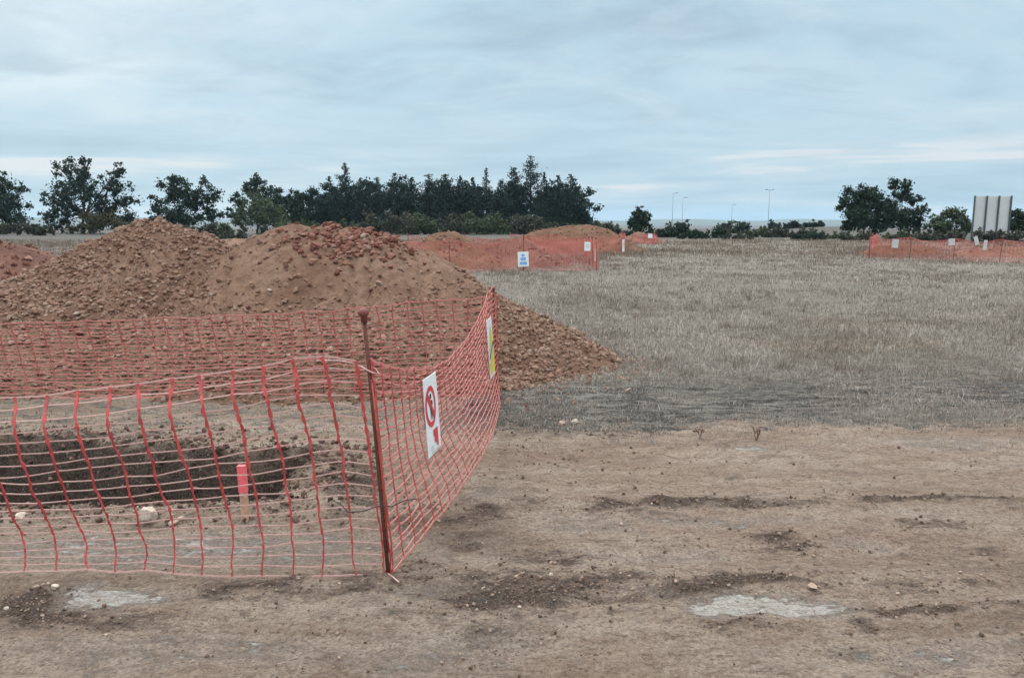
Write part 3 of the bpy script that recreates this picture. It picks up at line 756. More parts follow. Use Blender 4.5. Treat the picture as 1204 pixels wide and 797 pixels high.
# ------------------------------------------------------------------ orange nets
def net_mesh(surf, ncols, nrows, name, parent, sw=.0075, st_=.0025, vw=.02, vt=.003, segs=3, pale=True, seed=1, jit=.004, extra_u=(), mats=None, knots=True, sag=.004):
    """surf(u, v): u, v arrays in 0..1 -> (n,3). Horizontal strands and vertical strips with thickness."""
    rng = np.random.default_rng(seed)
    V, Fq, mi = [], [], []; off = 0
    def ribbon(pts, w, th, wdir, m):
        nonlocal off
        k = len(pts)
        tdir = np.gradient(pts, axis=0); tdir /= np.linalg.norm(tdir, axis=1)[:, None] + 1e-9
        wd = wdir - (wdir * tdir).sum(1)[:, None] * tdir; wd /= np.linalg.norm(wd, axis=1)[:, None] + 1e-9
        nd = np.cross(tdir, wd)
        w = np.broadcast_to(np.asarray(w, float), (k,))[:, None]
        c = [pts + wd * w / 2 + nd * th / 2, pts - wd * w / 2 + nd * th / 2, pts - wd * w / 2 - nd * th / 2, pts + wd * w / 2 - nd * th / 2]
        vv = np.stack(c, 1).reshape(-1, 3); V.append(vv)
        i = np.arange(k - 1)[:, None] * 4; j = np.arange(4)[None]; j2 = (j + 1) % 4
        f = np.stack([i + j, i + j2, i + 4 + j2, i + 4 + j], -1).reshape(-1, 4) + off
        ends = np.array([[0, 3, 2, 1], [(k - 1) * 4, (k - 1) * 4 + 1, (k - 1) * 4 + 2, (k - 1) * 4 + 3]]) + off
        Fq.append(np.concatenate([f, ends])); mi.append(np.full(len(f) + 2, m)); off += len(vv)
    nu = ncols * segs + 1
    us = np.linspace(0, 1, nu); eps = 1e-3
    jc = rng.normal(0, jit, (nrows + 1, ncols + 1))
    for r_ in range(nrows + 1):
        v = r_ / nrows
        jj = np.interp(us * ncols, np.arange(ncols + 1), jc[r_])
        p = surf(us, np.full(nu, v))
        p[:, 2] += jj - sag * np.abs(np.sin(us * ncols * math.pi))
        up = surf(us, np.full(nu, min(1, v + .02))) - surf(us, np.full(nu, max(0, v - .02)))
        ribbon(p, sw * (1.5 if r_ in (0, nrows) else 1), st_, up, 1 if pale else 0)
    cols = [c / ncols for c in range(ncols + 1)] + list(extra_u)
    vs = np.linspace(0, 1, nrows * (2 if knots else 1) + 1)
    for ci, u in enumerate(cols):
        wl = np.interp(np.linspace(0, 1, len(vs)), np.linspace(0, 1, 12), rng.normal(0, .035, 12)) + rng.normal(0, .012, len(vs))
        uu = np.clip(u + wl / ncols, 0, 1)
        p = surf(uu, vs)
        if ci <= ncols: p[:, 2] += np.interp(vs * nrows, np.arange(nrows + 1), jc[:, min(ci, ncols)])
        du = surf(np.clip(uu + eps, 0, 1), vs) - surf(np.clip(uu - eps, 0, 1), vs)
        w = vw * (.5 + .65 * vs) * rng.uniform(.75, 1.2, len(vs))
        if knots: w = w * np.where(np.arange(len(vs)) % 2 == 0, 1.5, .62)
        ribbon(p, w, vt, du, 0)
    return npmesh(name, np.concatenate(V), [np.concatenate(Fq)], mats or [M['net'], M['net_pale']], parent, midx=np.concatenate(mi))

def post(parent, base, top, r=.009, cap=True, mat='rust', capmat='cap', capr=.0235):
    mb = MB(); base, top = Vector(base), Vector(top)
    mb.tube([base - (top - base).normalized() * .15, base.lerp(top, .3), base.lerp(top, .6) + Vector((.002, 0, 0)), top], [r, r, r, r * .95], 8)
    p = mb.build('post', M[mat], parent, smooth=True)
    if cap:
        d = (top - base).normalized(); c = MB()
        prof = [(-.045, .0155), (-.012, .0175), (-.008, capr * .8), (-.002, capr), (.010, capr), (.020, capr * .82), (.027, capr * .5), (.030, .004)]
        s_ = capr / .027
        c.tube([top + d * a * s_ for a, _ in prof], [b * (s_ if i < 2 else 1) for i, (_, b) in enumerate(prof)], 16)
        o = c.build('post_cap', M[capmat], p, smooth=True)
    return p

p1b, p1t = P(457, 678, 3.29), P(427.5, 369, 3.29)
p1b.z = 0.0
p2b, p2t = P(585, 470, 6.95), P(579.5, 340, 6.95)
NG = 'orange mesh fences'
F1 = thing('mesh_fence', 'nearest orange mesh fence on rusty capped posts, round the trench', 'mesh fence', (0, 0, 0), NG)

# front run
def pick(a, px0, px1):  # helper for smooth interpolation along u
    return px0 + (px1 - px0) * a
NF = 28
LF = NF * .137
def front(u, v):
    u = np.asarray(u, float); v = np.asarray(v, float)
    s_ = u * LF
    xb = p1b.x - .012 - s_
    zt = .99 - .17 * sstep(0, 1.7, s_) - .03 * s_ / 4 + .03 * np.exp(-((s_ - .15) / .2) ** 2)
    lean = np.interp(s_, [0, .4, 1.8, 4], [-.105, -.125, -.20, -.22])
    xt = xb + lean + .0
    bow = np.sin(v * math.pi)
    x = xb + (xt - xb) * (v ** 1.15) + .020 * bow * np.sin(s_ * 3) - .02 * np.exp(-(v / .12) ** 2) * np.clip(s_, 0, 1)
    y = 3.285 + .12 * np.clip(s_, 0, 1) * np.exp(-((v - .3) / .28) ** 2) * .5 + .05 * fbm(s_, v, 1.6, 2, 301) * np.clip(s_ * 2, 0, 1) + .06 * sstep(.85, 1, v) * np.clip(s_ * 2, 0, 1) + .035 * s_ * v
    drop = .99 - zt
    z = .014 + .976 * v - drop * (1 - (1 - v) ** 2.6) + .008 * fbm(s_ * 2, v * 2, 1.2, 2, 302) * v
    return np.stack([x, y, z], 1)
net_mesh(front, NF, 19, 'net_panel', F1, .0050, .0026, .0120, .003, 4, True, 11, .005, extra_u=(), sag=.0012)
# side run towards the back
dirv = (p2b - p1b); dirv.z = 0; LS = dirv.length; dn = dirv / LS; outn = Vector((dn.y, -dn.x, 0))
NS = 27
def side(u, v):
    u = np.asarray(u, float); v = np.asarray(v, float)
    belly = np.sin(np.clip(u, 0, 1) * math.pi) ** .8
    zt = 1.0 - .26 * np.sin(np.clip(u * 1.15, 0, 1) * math.pi) ** .8 * (u < .87) - .03 * fbm(u * 5, v * 0, 1, 2, 305)
    zt = np.where(u > .8, np.maximum(zt, .86), zt)
    out = belly * (.155 * np.exp(-((v + .02) / .36) ** 2)) + .02 * fbm(u * 4, v * 2, 1, 3, 306) * belly
    lx = p1b.x + (p2b.x - p1b.x) * u + (p1t.x - p1b.x) * .79 * v * (1 - u) ** 2 + (p2t.x - p2b.x) * v * u * u
    ly = p1b.y + (p2b.y - p1b.y) * u
    x = lx + outn.x * out + .010; y = ly + outn.y * out
    z = .02 + .06 * belly * (1 - v) + (zt - .02) * v
    return np.stack([x, y, z], 1)
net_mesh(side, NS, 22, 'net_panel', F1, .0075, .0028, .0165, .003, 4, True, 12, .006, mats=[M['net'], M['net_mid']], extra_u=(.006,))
# back run
NB = 54
def back(u, v):
    u = np.asarray(u, float); v = np.asarray(v, float); s_ = u * NB * .137
    zt = np.interp(s_, [0, .35, 1.1, 2.2, 4.4, 8], [.96, .93, .86, .77, .69, .70]) + .02 * fbm(s_, v * 0, 1.2, 2, 311)
    x = p2b.x - s_ + .06 * (1 - v) * np.clip(s_, 0, 1)
    y = 6.95 - .10 * np.clip(s_ / 4, 0, 1) + .05 * fbm(s_, v, 1.1, 2, 312) + .05 * np.sin(v * 3)
    z = .02 + (zt - .02) * v
    return np.stack([x, y, z], 1)
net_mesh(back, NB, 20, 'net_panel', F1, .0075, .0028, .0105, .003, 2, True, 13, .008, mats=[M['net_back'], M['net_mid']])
post(F1, p1b, p1t)
post(F1, p2b, p2t, .009, True)
# posts outside the frame that carry the ends of the runs
post(F1, (p1b.x - LF - .02, 3.42, 0), (p1b.x - LF - .26, 3.47, 1.2))
post(F1, (p2b.x - NB * .137, 6.87, 0), (p2b.x - NB * .137 + .03, 6.9, 1.1))
# orange tube sleeve lying along the near post below the net's top edge
mb = MB(); a_, b_ = p1b.lerp(p1t, .10), p1b.lerp(p1t, .76)
mb.tube([a_ + Vector((.012, -.006, 0)), a_.lerp(b_, .3) + Vector((.017, -.004, 0)), a_.lerp(b_, .7) + Vector((.013, -.006, 0)), b_ + Vector((.008, -.004, 0))], [.002, .004, .005, .0035], 8)
mb.build('gathered_net', M['cap_orange'], F1, smooth=True)
# dark wire twisted round the near post, and the pale tie at the top
q = P(461, 594, 3.27)
mb = MB()
mb.tube([P(409, 602, 3.2), P(425, 601, 3.23), P(448, 594, 3.255), q + Vector((.0, -.014, 0)), P(476, 588, 3.29), P(490, 586, 3.33)], .0028, 6)
mb.tube([P(409, 602, 3.2), P(402, 594, 3.21), P(392, 588, 3.22)], .0022, 6)
mb.build('tie_wire', M['wire'], F1, smooth=True)
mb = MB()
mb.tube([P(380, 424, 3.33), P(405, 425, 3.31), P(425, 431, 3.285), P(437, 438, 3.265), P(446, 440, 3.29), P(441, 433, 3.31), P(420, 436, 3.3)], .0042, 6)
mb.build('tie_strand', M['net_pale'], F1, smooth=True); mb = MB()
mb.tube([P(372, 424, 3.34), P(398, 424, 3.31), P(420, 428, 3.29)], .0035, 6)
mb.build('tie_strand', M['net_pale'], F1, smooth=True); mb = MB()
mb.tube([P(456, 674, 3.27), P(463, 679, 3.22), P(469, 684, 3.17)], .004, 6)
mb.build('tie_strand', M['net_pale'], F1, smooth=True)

# generic far net with posts
def far_fence(label, runs, npost, seed, h=1.0, top_jit=.08):
    root = thing('mesh_fence', label, 'mesh fence', tuple((runs[0][0][0], runs[0][0][1], 0)), NG)
    inv = Vector((runs[0][0][0], runs[0][0][1], 0))
    for k, (a, b) in enumerate(runs):
        a, b = Vector((a[0], a[1], 0)), Vector((b[0], b[1], 0)); L = (b - a).length; nc = max(2, int(L / .137))
        def surf(u, v, a=a, b=b, L=L, k=k):
            u = np.asarray(u, float); v = np.asarray(v, float); s_ = u * L
            zt = h - .10 * np.abs(np.sin(u * npost * math.pi)) - top_jit * fbm(s_, v * 0, .9, 3, seed + k)
            n_ = Vector(((b - a).y, -(b - a).x, 0)).normalized()
            out = .22 * fbm(s_, v * 1.4, .8, 3, seed + 5 + k)
            return np.stack([a.x + (b.x - a.x) * u + n_.x * out - inv.x, a.y + (b.y - a.y) * u + n_.y * out - inv.y, .02 + (zt - .02) * v], 1)
        net_mesh(surf, nc, 20, 'net_panel', root, .0125, .004, .022, .004, 1, False, seed + k, .008, mats=[M['net_far']], knots=False, sag=0)
        for i in range(npost + 1):
            if k > 0 and i == 0: continue
            q = a.lerp(b, i / npost) - inv
            post(root, q, q + Vector((random.uniform(-.05, .05), 0, h + random.uniform(.05, .12))), .012, True, 'rust', 'cap', .03)
    return root
def gxy(px, Y): v = P(px, 300, Y); return (v.x, v.y)
far_fence('middle orange mesh fence carrying a blue and white notice, beyond the largest heap', [(gxy(440, 25.2), gxy(702, 25.6)), (gxy(702, 25.6), gxy(690, 31)), (gxy(690, 31), gxy(480, 33.5))], 3, 401, 1.02)
far_fence('orange mesh fence behind the middle one, in front of the broad flat-topped heap', [(gxy(600, 40), gxy(733, 39)), (gxy(733, 39), gxy(730, 50))], 3, 421, 1.0)
far_fence('short far orange mesh fence under the small lone tree', [(gxy(744, 58), gxy(771, 57)), (gxy(771, 57), gxy(768, 63))], 2, 441, .75)
far_fence('right-hand orange mesh fence in front of the billboard, cut by the right edge', [(gxy(1022, 34.5), gxy(1235, 30.0)), (gxy(1022, 34.5), gxy(1030, 43))], 4, 461, .98)

# ------------------------------------------------------------------ signs on the nets
def ring(mb, c, ax, ay, r0, r1, n=36, a0=0, a1=2 * math.pi, off=Vector()):
    V = []; Fc = []
    for i in range(n + 1):
        q = a0 + (a1 - a0) * i / n
        d = ax * math.cos(q) + ay * math.sin(q)
        V += [c + d * r0 + off, c + d * r1 + off]
    for i in range(n): Fc.append((2 * i, 2 * i + 1, 2 * i + 3, 2 * i + 2))
    mb.add(V, Fc)
def poly(mb, pts):
    c = sum((Vector(p) for p in pts), Vector()) / len(pts)
    V = [Vector(p) for p in pts] + [c]; n = len(pts)
    mb.add(V, [(i, (i + 1) % n, n) for i in range(n)])

def board(name, label, cat, W, H, loc, yaw, roll=0.0, mat='white', group=None, curl=.004, wob=.0):
    """upright sheet facing local -Y, width X, height Z, origin at bottom centre; slightly curled"""
    nx, nz, th = 10, 8, .004; V = []; Fc = []
    def y_at(x, z): return curl * (2 * x / W) ** 2 - wob * math.sin(z / H * 5)
    for s_ in (0, 1):
        for j in range(nz + 1):
            for i in range(nx + 1):
                xx = -W / 2 + W * i / nx; zz = H * j / nz
                V.append((xx, y_at(xx, zz) + s_ * th, zz))
    st2 = nx + 1; N2 = st2 * (nz + 1)
    for j in range(nz):
        for i in range(nx):
            a = j * st2 + i
            Fc.append((a, a + 1, a + st2 + 1, a + st2)); Fc.append((a + N2 + 1, a + N2, a + N2 + st2, a + N2 + st2 + 1))
    for i in range(nx):
        Fc.append((i + 1, i, i + N2, i + 1 + N2)); t = nz * st2 + i; Fc.append((t, t + 1, t + 1 + N2, t + N2))
    for j in range(nz):
        a = j * st2; Fc.append((a, a + st2, a + st2 + N2, a + N2)); b2 = a + nx; Fc.append((b2 + st2, b2, b2 + N2, b2 + st2 + N2))
    mb = MB(); mb.add(V, Fc)
    o = mb.build(name, M[mat], smooth=False)
    o.location = loc; o.rotation_euler = (0, roll, yaw)
    tag(o, label, cat, group)
    o_y = y_at
    def art(part, shapes, m, lift=.003):
        b_ = MB()
        for pts in shapes:        # quads or triangles, finely laid on the curl
            poly(b_, [Vector((x, y_at(x, z) - lift, z)) for x, z in pts])
        return b_.build(part, M[m], o)
    return o, art

def circ(cx, cz, r0, r1, n=40):
    out = []
    for i in range(n):
        a, b = 2 * math.pi * i / n, 2 * math.pi * (i + 1) / n
        out.append([(cx + r0 * math.cos(a), cz + r0 * math.sin(a)), (cx + r1 * math.cos(a), cz + r1 * math.sin(a)), (cx + r1 * math.cos(b), cz + r1 * math.sin(b)), (cx + r0 * math.cos(b), cz + r0 * math.sin(b))])
    return out
def disc(cx, cz, r, n=16):
    return [[(cx + r * math.cos(2 * math.pi * i / n), cz + r * math.sin(2 * math.pi * i / n)) for i in range(n)]]
def rect(x0, x1, z0, z1, nx=4):
    xs_ = np.linspace(x0, x1, nx + 1)
    return [[(xs_[i], z0), (xs_[i + 1], z0), (xs_[i + 1], z1), (xs_[i], z1)] for i in range(nx)]

SG = 'white notices tied to the orange nets'
yaw_side = math.atan2(dn.y, dn.x)
def hang(px, py, H, W, u0):
    """bottom centre, tilt so that a board of height H lies just outside the side net"""
    us_ = np.linspace(u0 - W / LS / 2, u0 + W / LS / 2, 7)
    yc = float(side(np.array([u0]), np.array([.5]))[0][1]); pb = P(px, py, yc)
    def out_at(z):
        best = -9
        for u in us_:
            q = side(np.full(40, u), np.linspace(0, 1, 40)); k = np.argmin(np.abs(q[:, 2] - z))
            o_ = (Vector(q[k]) - p1b).dot(outn)
            best = max(best, o_)
        return best
    zs = [pb.z, pb.z + H * .33, pb.z + H * .66, pb.z + H]
    o_ = [out_at(z_) for z_ in zs]
    tilt = min(math.atan2(o_[0] - o_[3], H), R(4))
    need = max(o_[i] - (o_[0] - math.tan(tilt) * H * i / 3) for i in range(4))
    base = p1b + dn * ((yc - p1b.y) / dn.y) + outn * (o_[0] + max(0, need) + .018)
    return (base.x, base.y, pb.z), tilt
sp, tilt1 = hang(502, 530, .425, .31, .225)
o, art = board('warning_sign', 'white prohibition sign with red ring and red emblem, hung near the front post', 'sign', .31, .425, sp, yaw_side, R(2.5), 'white', SG, .004)
o.rotation_euler.x = -tilt1
art('prohibition_ring', circ(-.045, .262, .085, .113), 'red_ink')
sl = []
for i in range(8):
    t0, t1 = -1 + i / 4, -1 + (i + 1) / 4; k = .062; w_ = .011
    sl.append([(-.045 + t0 * k - w_, .262 + t0 * -k - w_), (-.045 + t0 * k + w_, .262 + t0 * -k + w_), (-.045 + t1 * k + w_, .262 + t1 * -k + w_), (-.045 + t1 * k - w_, .262 + t1 * -k - w_)])
art('slash', sl, 'red_ink', .0045)
art('pictogram', disc(-.045, .318, .016) + [[(-.065, .295), (-.025, .295), (-.028, .24), (-.062, .24)], [(-.06, .24), (-.047, .24), (-.05, .192), (-.06, .192)], [(-.043, .24), (-.03, .24), (-.032, .192), (-.042, .192)], [(-.025, .295), (-.008, .285), (-.012, .262), (-.026, .27)]], 'black_ink', .0037)
art('emblem', [[(-.03, .088), (.075, .088), (.075, .128), (-.03, .128)], [(-.02, .062), (.075, .062), (.075, .088), (-.005, .088)], [(.03, .03), (.075, .022), (.075, .062), (.045, .062)]], 'red_ink')
art('emblem_cut', [[(-.005, .050), (.03, .050), (.03, .062), (-.005, .062)]], 'red_ink', .0041)
for q_ in ((-.11, -.04, .040, .046, 3), (-.11, -.04, .026, .032, 3), (-.10, .11, .008, .014, 5)): art('small_print', rect(*q_), 'grey_ink')

up_ = .80
sp2, tilt2 = hang(574, 441, .47, .33, up_)
o, art = board('warning_sign', 'white and yellow hazard sign with a black diagonal bar, beside the rear post', 'sign', .33, .47, sp2, yaw_side + R(2), R(1), 'white', SG, .0)
o.rotation_euler.x = -tilt2
art('yellow_field', [[(-.145, .025), (.0, .025), (.0, .165), (-.145, .115)], [(.0, .025), (.145, .025), (.145, .215), (.0, .165)]], 'yellow_ink')
art('yellow_triangle', [[(-.135, .195), (.0, .242), (.0, .33), (-.06, .30)], [(.0, .242), (.14, .29), (.07, .38), (.0, .33)], [(-.06, .30), (.0, .33), (.07, .38), (.01, .425)]], 'yellow_ink')
art('black_bar', [[(-.155, .145), (.0, .199), (.0, .226), (-.155, .172)], [(.0, .199), (.155, .253), (.155, .28), (.0, .226)]], 'black_ink', .0037)

o, art = board('notice_board', 'white notice with pale blue print on the middle orange net', 'sign', .36, .49, tuple(P(615.5, 313.5, 25.4)), R(2), R(-2), 'white', SG)
art('blue_print', rect(-.06, .05, .34, .40) + rect(-.09, .09, .20, .30) + rect(-.12, .12, .06, .16) + disc(0, .37, .05), 'blue_ink')
o, art = board('notice_board', 'small white notice high on the middle orange net, left of its corner post', 'sign', .20, .29, tuple(P(690.5, 295, 25.45)), R(-4), R(1), 'white', SG)
for q_ in (.12, .18): art('small_print', rect(-.06, .06, q_, q_ + .02), 'grey_ink')
o, art = board('notice_board', 'white notice folded round the right corner of the middle orange net', 'sign', .34, .40, tuple(P(700.3, 307, 25.75)), R(72), R(6), 'white', SG)
o, art = board('notice_board', 'narrow pale notice at the right end of the fence before the broad heap', 'sign', .30, .62, tuple(P(733, 296, 38.95)), R(60), R(0), 'white', SG)
o, art = board('notice_board', 'tiny pale notice on the short far net under the lone tree', 'sign', .32, .32, tuple(P(764.5, 280, 56.8)), R(0), 0, 'white', SG)
o, art = board('notice_board', 'leftmost white notice on the right-hand orange net', 'sign', .26, .37, tuple(P(1052, 291.5, 33.7)), R(-14), R(3), 'white_dull', SG)
for q_ in (.12, .20): art('small_print', rect(-.08, .08, q_, q_ + .02), 'grey_ink')
o, art = board('notice_board', 'white notice in the middle of the right-hand orange net, left of the billboard', 'sign', .24, .28, tuple(P(1119, 288.5, 32.2)), R(-14), R(-3), 'white_dull', SG)
o, art = board('notice_board', 'tilted white scrap high on the right-hand net under the billboard', 'sign', .15, .36, tuple(P(1149.5, 288, 31.6)), R(-14), R(-18), 'white_dull', SG)
o, art = board('notice_board', 'narrow white scrap hanging lower, just right of the tilted one, on the right-hand net', 'sign', .13, .40, tuple(P(1157.5, 294, 31.4)), R(-14), R(4), 'white_dull', SG)

# ------------------------------------------------------------------ marker stake
g = G(289, 612, .02)
root = thing('marker_stake', 'wooden survey stake with a pink painted top on the trench rim behind the net', 'stake', tuple(g))
d = (P(284, 547, g.y + .02) - g)
def stake_seg(name, t0, t1, mat, w, par):
    mb = MB(); z0, z1 = d * t0, d * t1
    V = []
    for c in (z0, z1):
        for x, y in ((-1, -1), (1, -1), (1, 1), (-1, 1)): V.append(c + Vector((x * w / 2, y * w / 2.4, 0)))
    mb.add(V, [(3, 2, 1, 0), (4, 5, 6, 7), (0, 1, 5, 4), (1, 2, 6, 5), (2, 3, 7, 6), (3, 0, 4, 7)])
    return mb.build(name, M[mat], par)
stake_seg('shaft', -.25, .52, 'wood', .036, root)
stake_seg('painted_top', .52, 1.0, 'pink', .041, root)

# ------------------------------------------------------------------ trees
def limb(mb, a, b, r0, r1, rnd, sag=.1, n=4):
    a, b = Vector(a), Vector(b); L = (b - a).length; pts = []; rr = []
    off = Vector((rnd.uniform(-1, 1), rnd.uniform(-1, 1), rnd.uniform(0, 1))) * L * sag
    for i in range(n + 1):
        t = i / n
        pts.append(a.lerp(b, t) + off * math.sin(t * math.pi)); rr.append(r0 + (r1 - r0) * t)
    mb.tube(pts, rr, 6, cap=False)
    return pts

def leaf_cloud(centers, radii, n, size, rng, squash=.8, fill=.6):
    """leaf-sized four-cornered faces in clusters"""
    centers = np.array(centers); radii = np.array(radii)
    wgt = radii ** 2; k = rng.choice(len(centers), n, p=wgt / wgt.sum())
    d = rng.normal(size=(n, 3)); d /= np.linalg.norm(d, axis=1)[:, None]
    rr = np.minimum(np.abs(rng.normal(0, .62, n)), 1.35) + .05
    p = centers[k] + d * (radii[k] * rr)[:, None] * np.array([1, 1, squash])
    Rm = rot_mats(n, rng); s_ = size * .8 * rng.uniform(.4, 1.5, n)
    q = np.array([[-.5, -.3, 0], [.1, -.5, .12], [.5, .2, 0], [-.1, .5, -.1]])
    v = np.einsum('nij,vj->nvi', Rm, q) * s_[:, None, None] + p[:, None]
    f = (np.arange(n) * 4)[:, None] + np.arange(4)[None]
    return v.reshape(-1, 3), f

def tree(name, label, base_px, Y, lobes, cat='tree', mat='oak', leaves=5000, leaf=.34, seed=1, group=None, sub=13, subr=.40, trunk_r=.02, lowtrunk=True):
    """lobes: (px, py, rx_px) pixel discs of foliage at distance Y, turned into metres"""
    rnd = random.Random(seed); rng = np.random.default_rng(seed)
    bx = P(base_px, 270, Y).x; gz_ = float(ground_h(np.array([bx]), np.array([Y]))[0])
    root = thing(name, label, cat, (bx, Y, gz_), group)
    o = Vector((bx, Y, gz_)); s_ = Y / F
    cs = []; rs = []; mb = MB(); tops = [P(a, b, Y).z for a, b, c in lobes]
    H = max(tops) - gz_; fork = Vector((rnd.uniform(-.2, .2), rnd.uniform(-.2, .2), H * .24)); tr_ = max(.05, H * trunk_r)
    mb.tube([Vector((0, 0, -.3)), Vector((0, 0, H * .03)), fork * .5 + Vector((.03 * H * rnd.uniform(-1, 1), 0, 0)), fork], [tr_ * 1.5, tr_ * 1.1, tr_ * .95, tr_ * .85], 8, cap=False)
    for (lx, ly, lr) in lobes:
        c = P(lx, ly, Y) - o; r = lr * s_; c.y += rnd.uniform(-.5, .5) * r
        limb(mb, fork, c, tr_ * .55, tr_ * .16, rnd)
        for k in range(sub):
            v = Vector((rnd.gauss(0, 1), rnd.gauss(0, 1), rnd.gauss(0, .9))).normalized() * r * rnd.uniform(.35, 1.1)
            cs.append(c + v); rs.append(r * subr * rnd.uniform(.65, 1.2))
            limb(mb, c.lerp(fork, .25), c + v, tr_ * .2, tr_ * .06, rnd, .08, 3)
        if lowtrunk: cs.append(c); rs.append(r * .5)
    mb.build('trunk', M['bark'], root, smooth=True)
    v, f = leaf_cloud(cs, rs, int(leaves * 1.9), leaf * .85, rng)
    npmesh('crown', v, [f], M[mat], root)
    return root

TG = 'trees along the back of the field'
tree('oak_tree', 'dark oak cut by the left edge of the photo', 8, 112, [(6, 222, 17), (18, 240, 17), (-8, 240, 22), (10, 256, 22), (-12, 215, 14), (24, 222, 7)], leaves=5200, leaf=.36, seed=1, group=TG)
tree('oak_tree', 'tallest open-crowned oak on the left, sky showing through its crown', 98, 110, [(80, 198, 14), (98, 205, 16), (75, 222, 18), (110, 222, 18), (136, 215, 15), (145, 235, 15), (62, 238, 13), (128, 245, 20), (88, 245, 20), (62, 255, 12), (150, 256, 11), (100, 190, 7), (140, 200, 8), (115, 258, 20), (75, 262, 14)], leaves=9000, leaf=.34, seed=2, group=TG)
tree('bush', 'brownish green bush under the tallest oak on the left', 118, 105, [(110, 262, 14), (128, 260, 14), (100, 266, 10), (140, 266, 9), (84, 268, 8)], 'bush', 'autumn', 3600, .26, 3, TG)
tree('oak_tree', 'broad oak with spiky top between the open-crowned oak and the round bush', 215, 112, [(205, 213, 12), (222, 222, 14), (200, 232, 16), (222, 240, 20), (243, 232, 13), (185, 245, 12), (250, 248, 13), (208, 254, 20), (236, 256, 16), (180, 258, 8), (240, 214, 6)], leaves=8200, leaf=.34, seed=4, group=TG)
tree('oak_tree', 'dark oak rising behind the round bush', 302, 118, [(300, 214, 10), (296, 225, 13), (318, 228, 14), (330, 236, 12), (280, 238, 12), (310, 248, 20), (275, 252, 10), (345, 240, 10)], leaves=6400, leaf=.34, seed=5, group=TG)
tree('bush', 'large round olive green bush left of the pine row', 306, 104, [(305, 244, 20), (290, 252, 18), (322, 252, 18), (306, 260, 22), (282, 263, 12), (332, 263, 12)], 'bush', 'bush', 6500, .26, 6, TG)
for i, (px_, top, r_) in enumerate([(332, 228, 11), (350, 224, 13), (366, 219, 12)]):
    tree('oak_tree', ['narrow dark tree right of the oak behind the round bush', 'dark tree at the left end of the pine row', 'rounded dark tree touching the first pine of the row'][i], px_, 116, [(px_, top + 8, r_ * .8), (px_ - 3, top + 20, r_), (px_ + 4, top + 34, r_ * 1.1), (px_, top + 44, r_)], leaves=4200, leaf=.34, seed=30 + i, group=TG)
tree('oak_tree', 'small lone tree at the right of the broad heap', 753, 82, [(751, 250, 8), (757, 256, 8), (748, 262, 10), (758, 265, 10), (752, 270, 12)], leaves=3200, leaf=.24, seed=7, group=TG)
tree('oak_tree', 'dense rounded evergreen oak at the left of the right-hand tree group', 1018, 80, [(1012, 228, 15), (1028, 228, 13), (1002, 242, 13), (1022, 244, 20), (1040, 240, 14), (1008, 258, 18), (1030, 262, 20), (1046, 256, 12), (996, 266, 8)], leaves=11000, leaf=.26, seed=8, group=TG)
tree('oak_tree', 'thin open tree with light showing through, right of the dense evergreen oak', 1060, 82, [(1052, 216, 8), (1066, 218, 8), (1060, 230, 12), (1078, 236, 10), (1072, 250, 14), (1055, 252, 14), (1084, 246, 7), (1066, 265, 16), (1082, 264, 10)], leaves=5200, leaf=.24, seed=9, group=TG)
tree('bush', 'light green bushy tree left of the billboard', 1118, 84, [(1120, 254, 12), (1105, 258, 11), (1132, 260, 10), (1098, 267, 10), (1118, 268, 14), (1136, 268, 8), (1112, 249, 5)], 'bush', 'bush', 5200, .24, 10, TG)
tree('oak_tree', 'dark tree behind the billboard at the right edge', 1198, 84, [(1196, 252, 10), (1206, 256, 11), (1190, 262, 9), (1200, 266, 12), (1214, 262, 12)], leaves=3600, leaf=.26, seed=11, group=TG)

# conifers
def conifer(label, px, top, base_w, Y, seed, n=30, group=TG):
    rnd = random.Random(seed); rng = np.random.default_rng(seed)
    pw = rnd.uniform(.55, 1.15); fat = rnd.uniform(1.5, 2.6); rise = rnd.uniform(-.25, .35)
    tp = P(px, top, Y); gz_ = float(ground_h(np.array([tp.x]), np.array([Y]))[0])
    root = thing('pine_tree', label, 'tree', (tp.x, Y, gz_), group)
    H = tp.z - gz_; Rb = base_w * Y / F / 2
    mb = MB(); mb.tube([(0, 0, -.3), (0, 0, H * .5), (rnd.uniform(-.1, .1), 0, H)], [H * .02, H * .012, .02], 7, cap=False)
    C, D, W = [], [], []
    for i in range(n):
        t = .05 + .95 * (i / n) ** .9
        z = H * t; R_ = Rb * (min(1, (1 - t) * fat + .04)) ** pw * (.78 + .22 * math.sin(i * (1.1 + rise) + seed))
        for k in range(7):
            a = rnd.uniform(0, 6.28); L = R_ * rnd.uniform(.45, 1.2)
            e = Vector((math.cos(a) * L, math.sin(a) * L, z + L * (rnd.uniform(-.2, .4) + rise)))
            if k < 3: mb.tube([(0, 0, z), e], [.035, .01], 4, cap=False)
            for j in range(3):
                q = Vector((0, 0, z)).lerp(e, .45 + .28 * j)
                C.append(q); W.append(max(.14, L * .30))
    C.append(Vector((0, 0, H - .1))); W.append(.16); C.append(Vector((0, 0, H - .45))); W.append(.22)
    mb.build('trunk', M['bark'], root, smooth=True)
    v, f = leaf_cloud(C, W, 8000, .21, rng, 1.1, .4)
    npmesh('crown', v, [f], M['pine'], root)
    return root
cons = [(386, 207, 34), (405, 191, 34), (424, 209, 34), (444, 208, 36), (463, 203, 36), (484, 208, 34), (505, 204, 36), (523, 205, 32), (541, 206, 30), (556, 208, 28), (572, 197, 32), (588, 214, 30), (604, 197, 28), (624, 182, 40), (640, 203, 30), (656, 206, 30), (671, 204, 34), (684, 228, 22)]
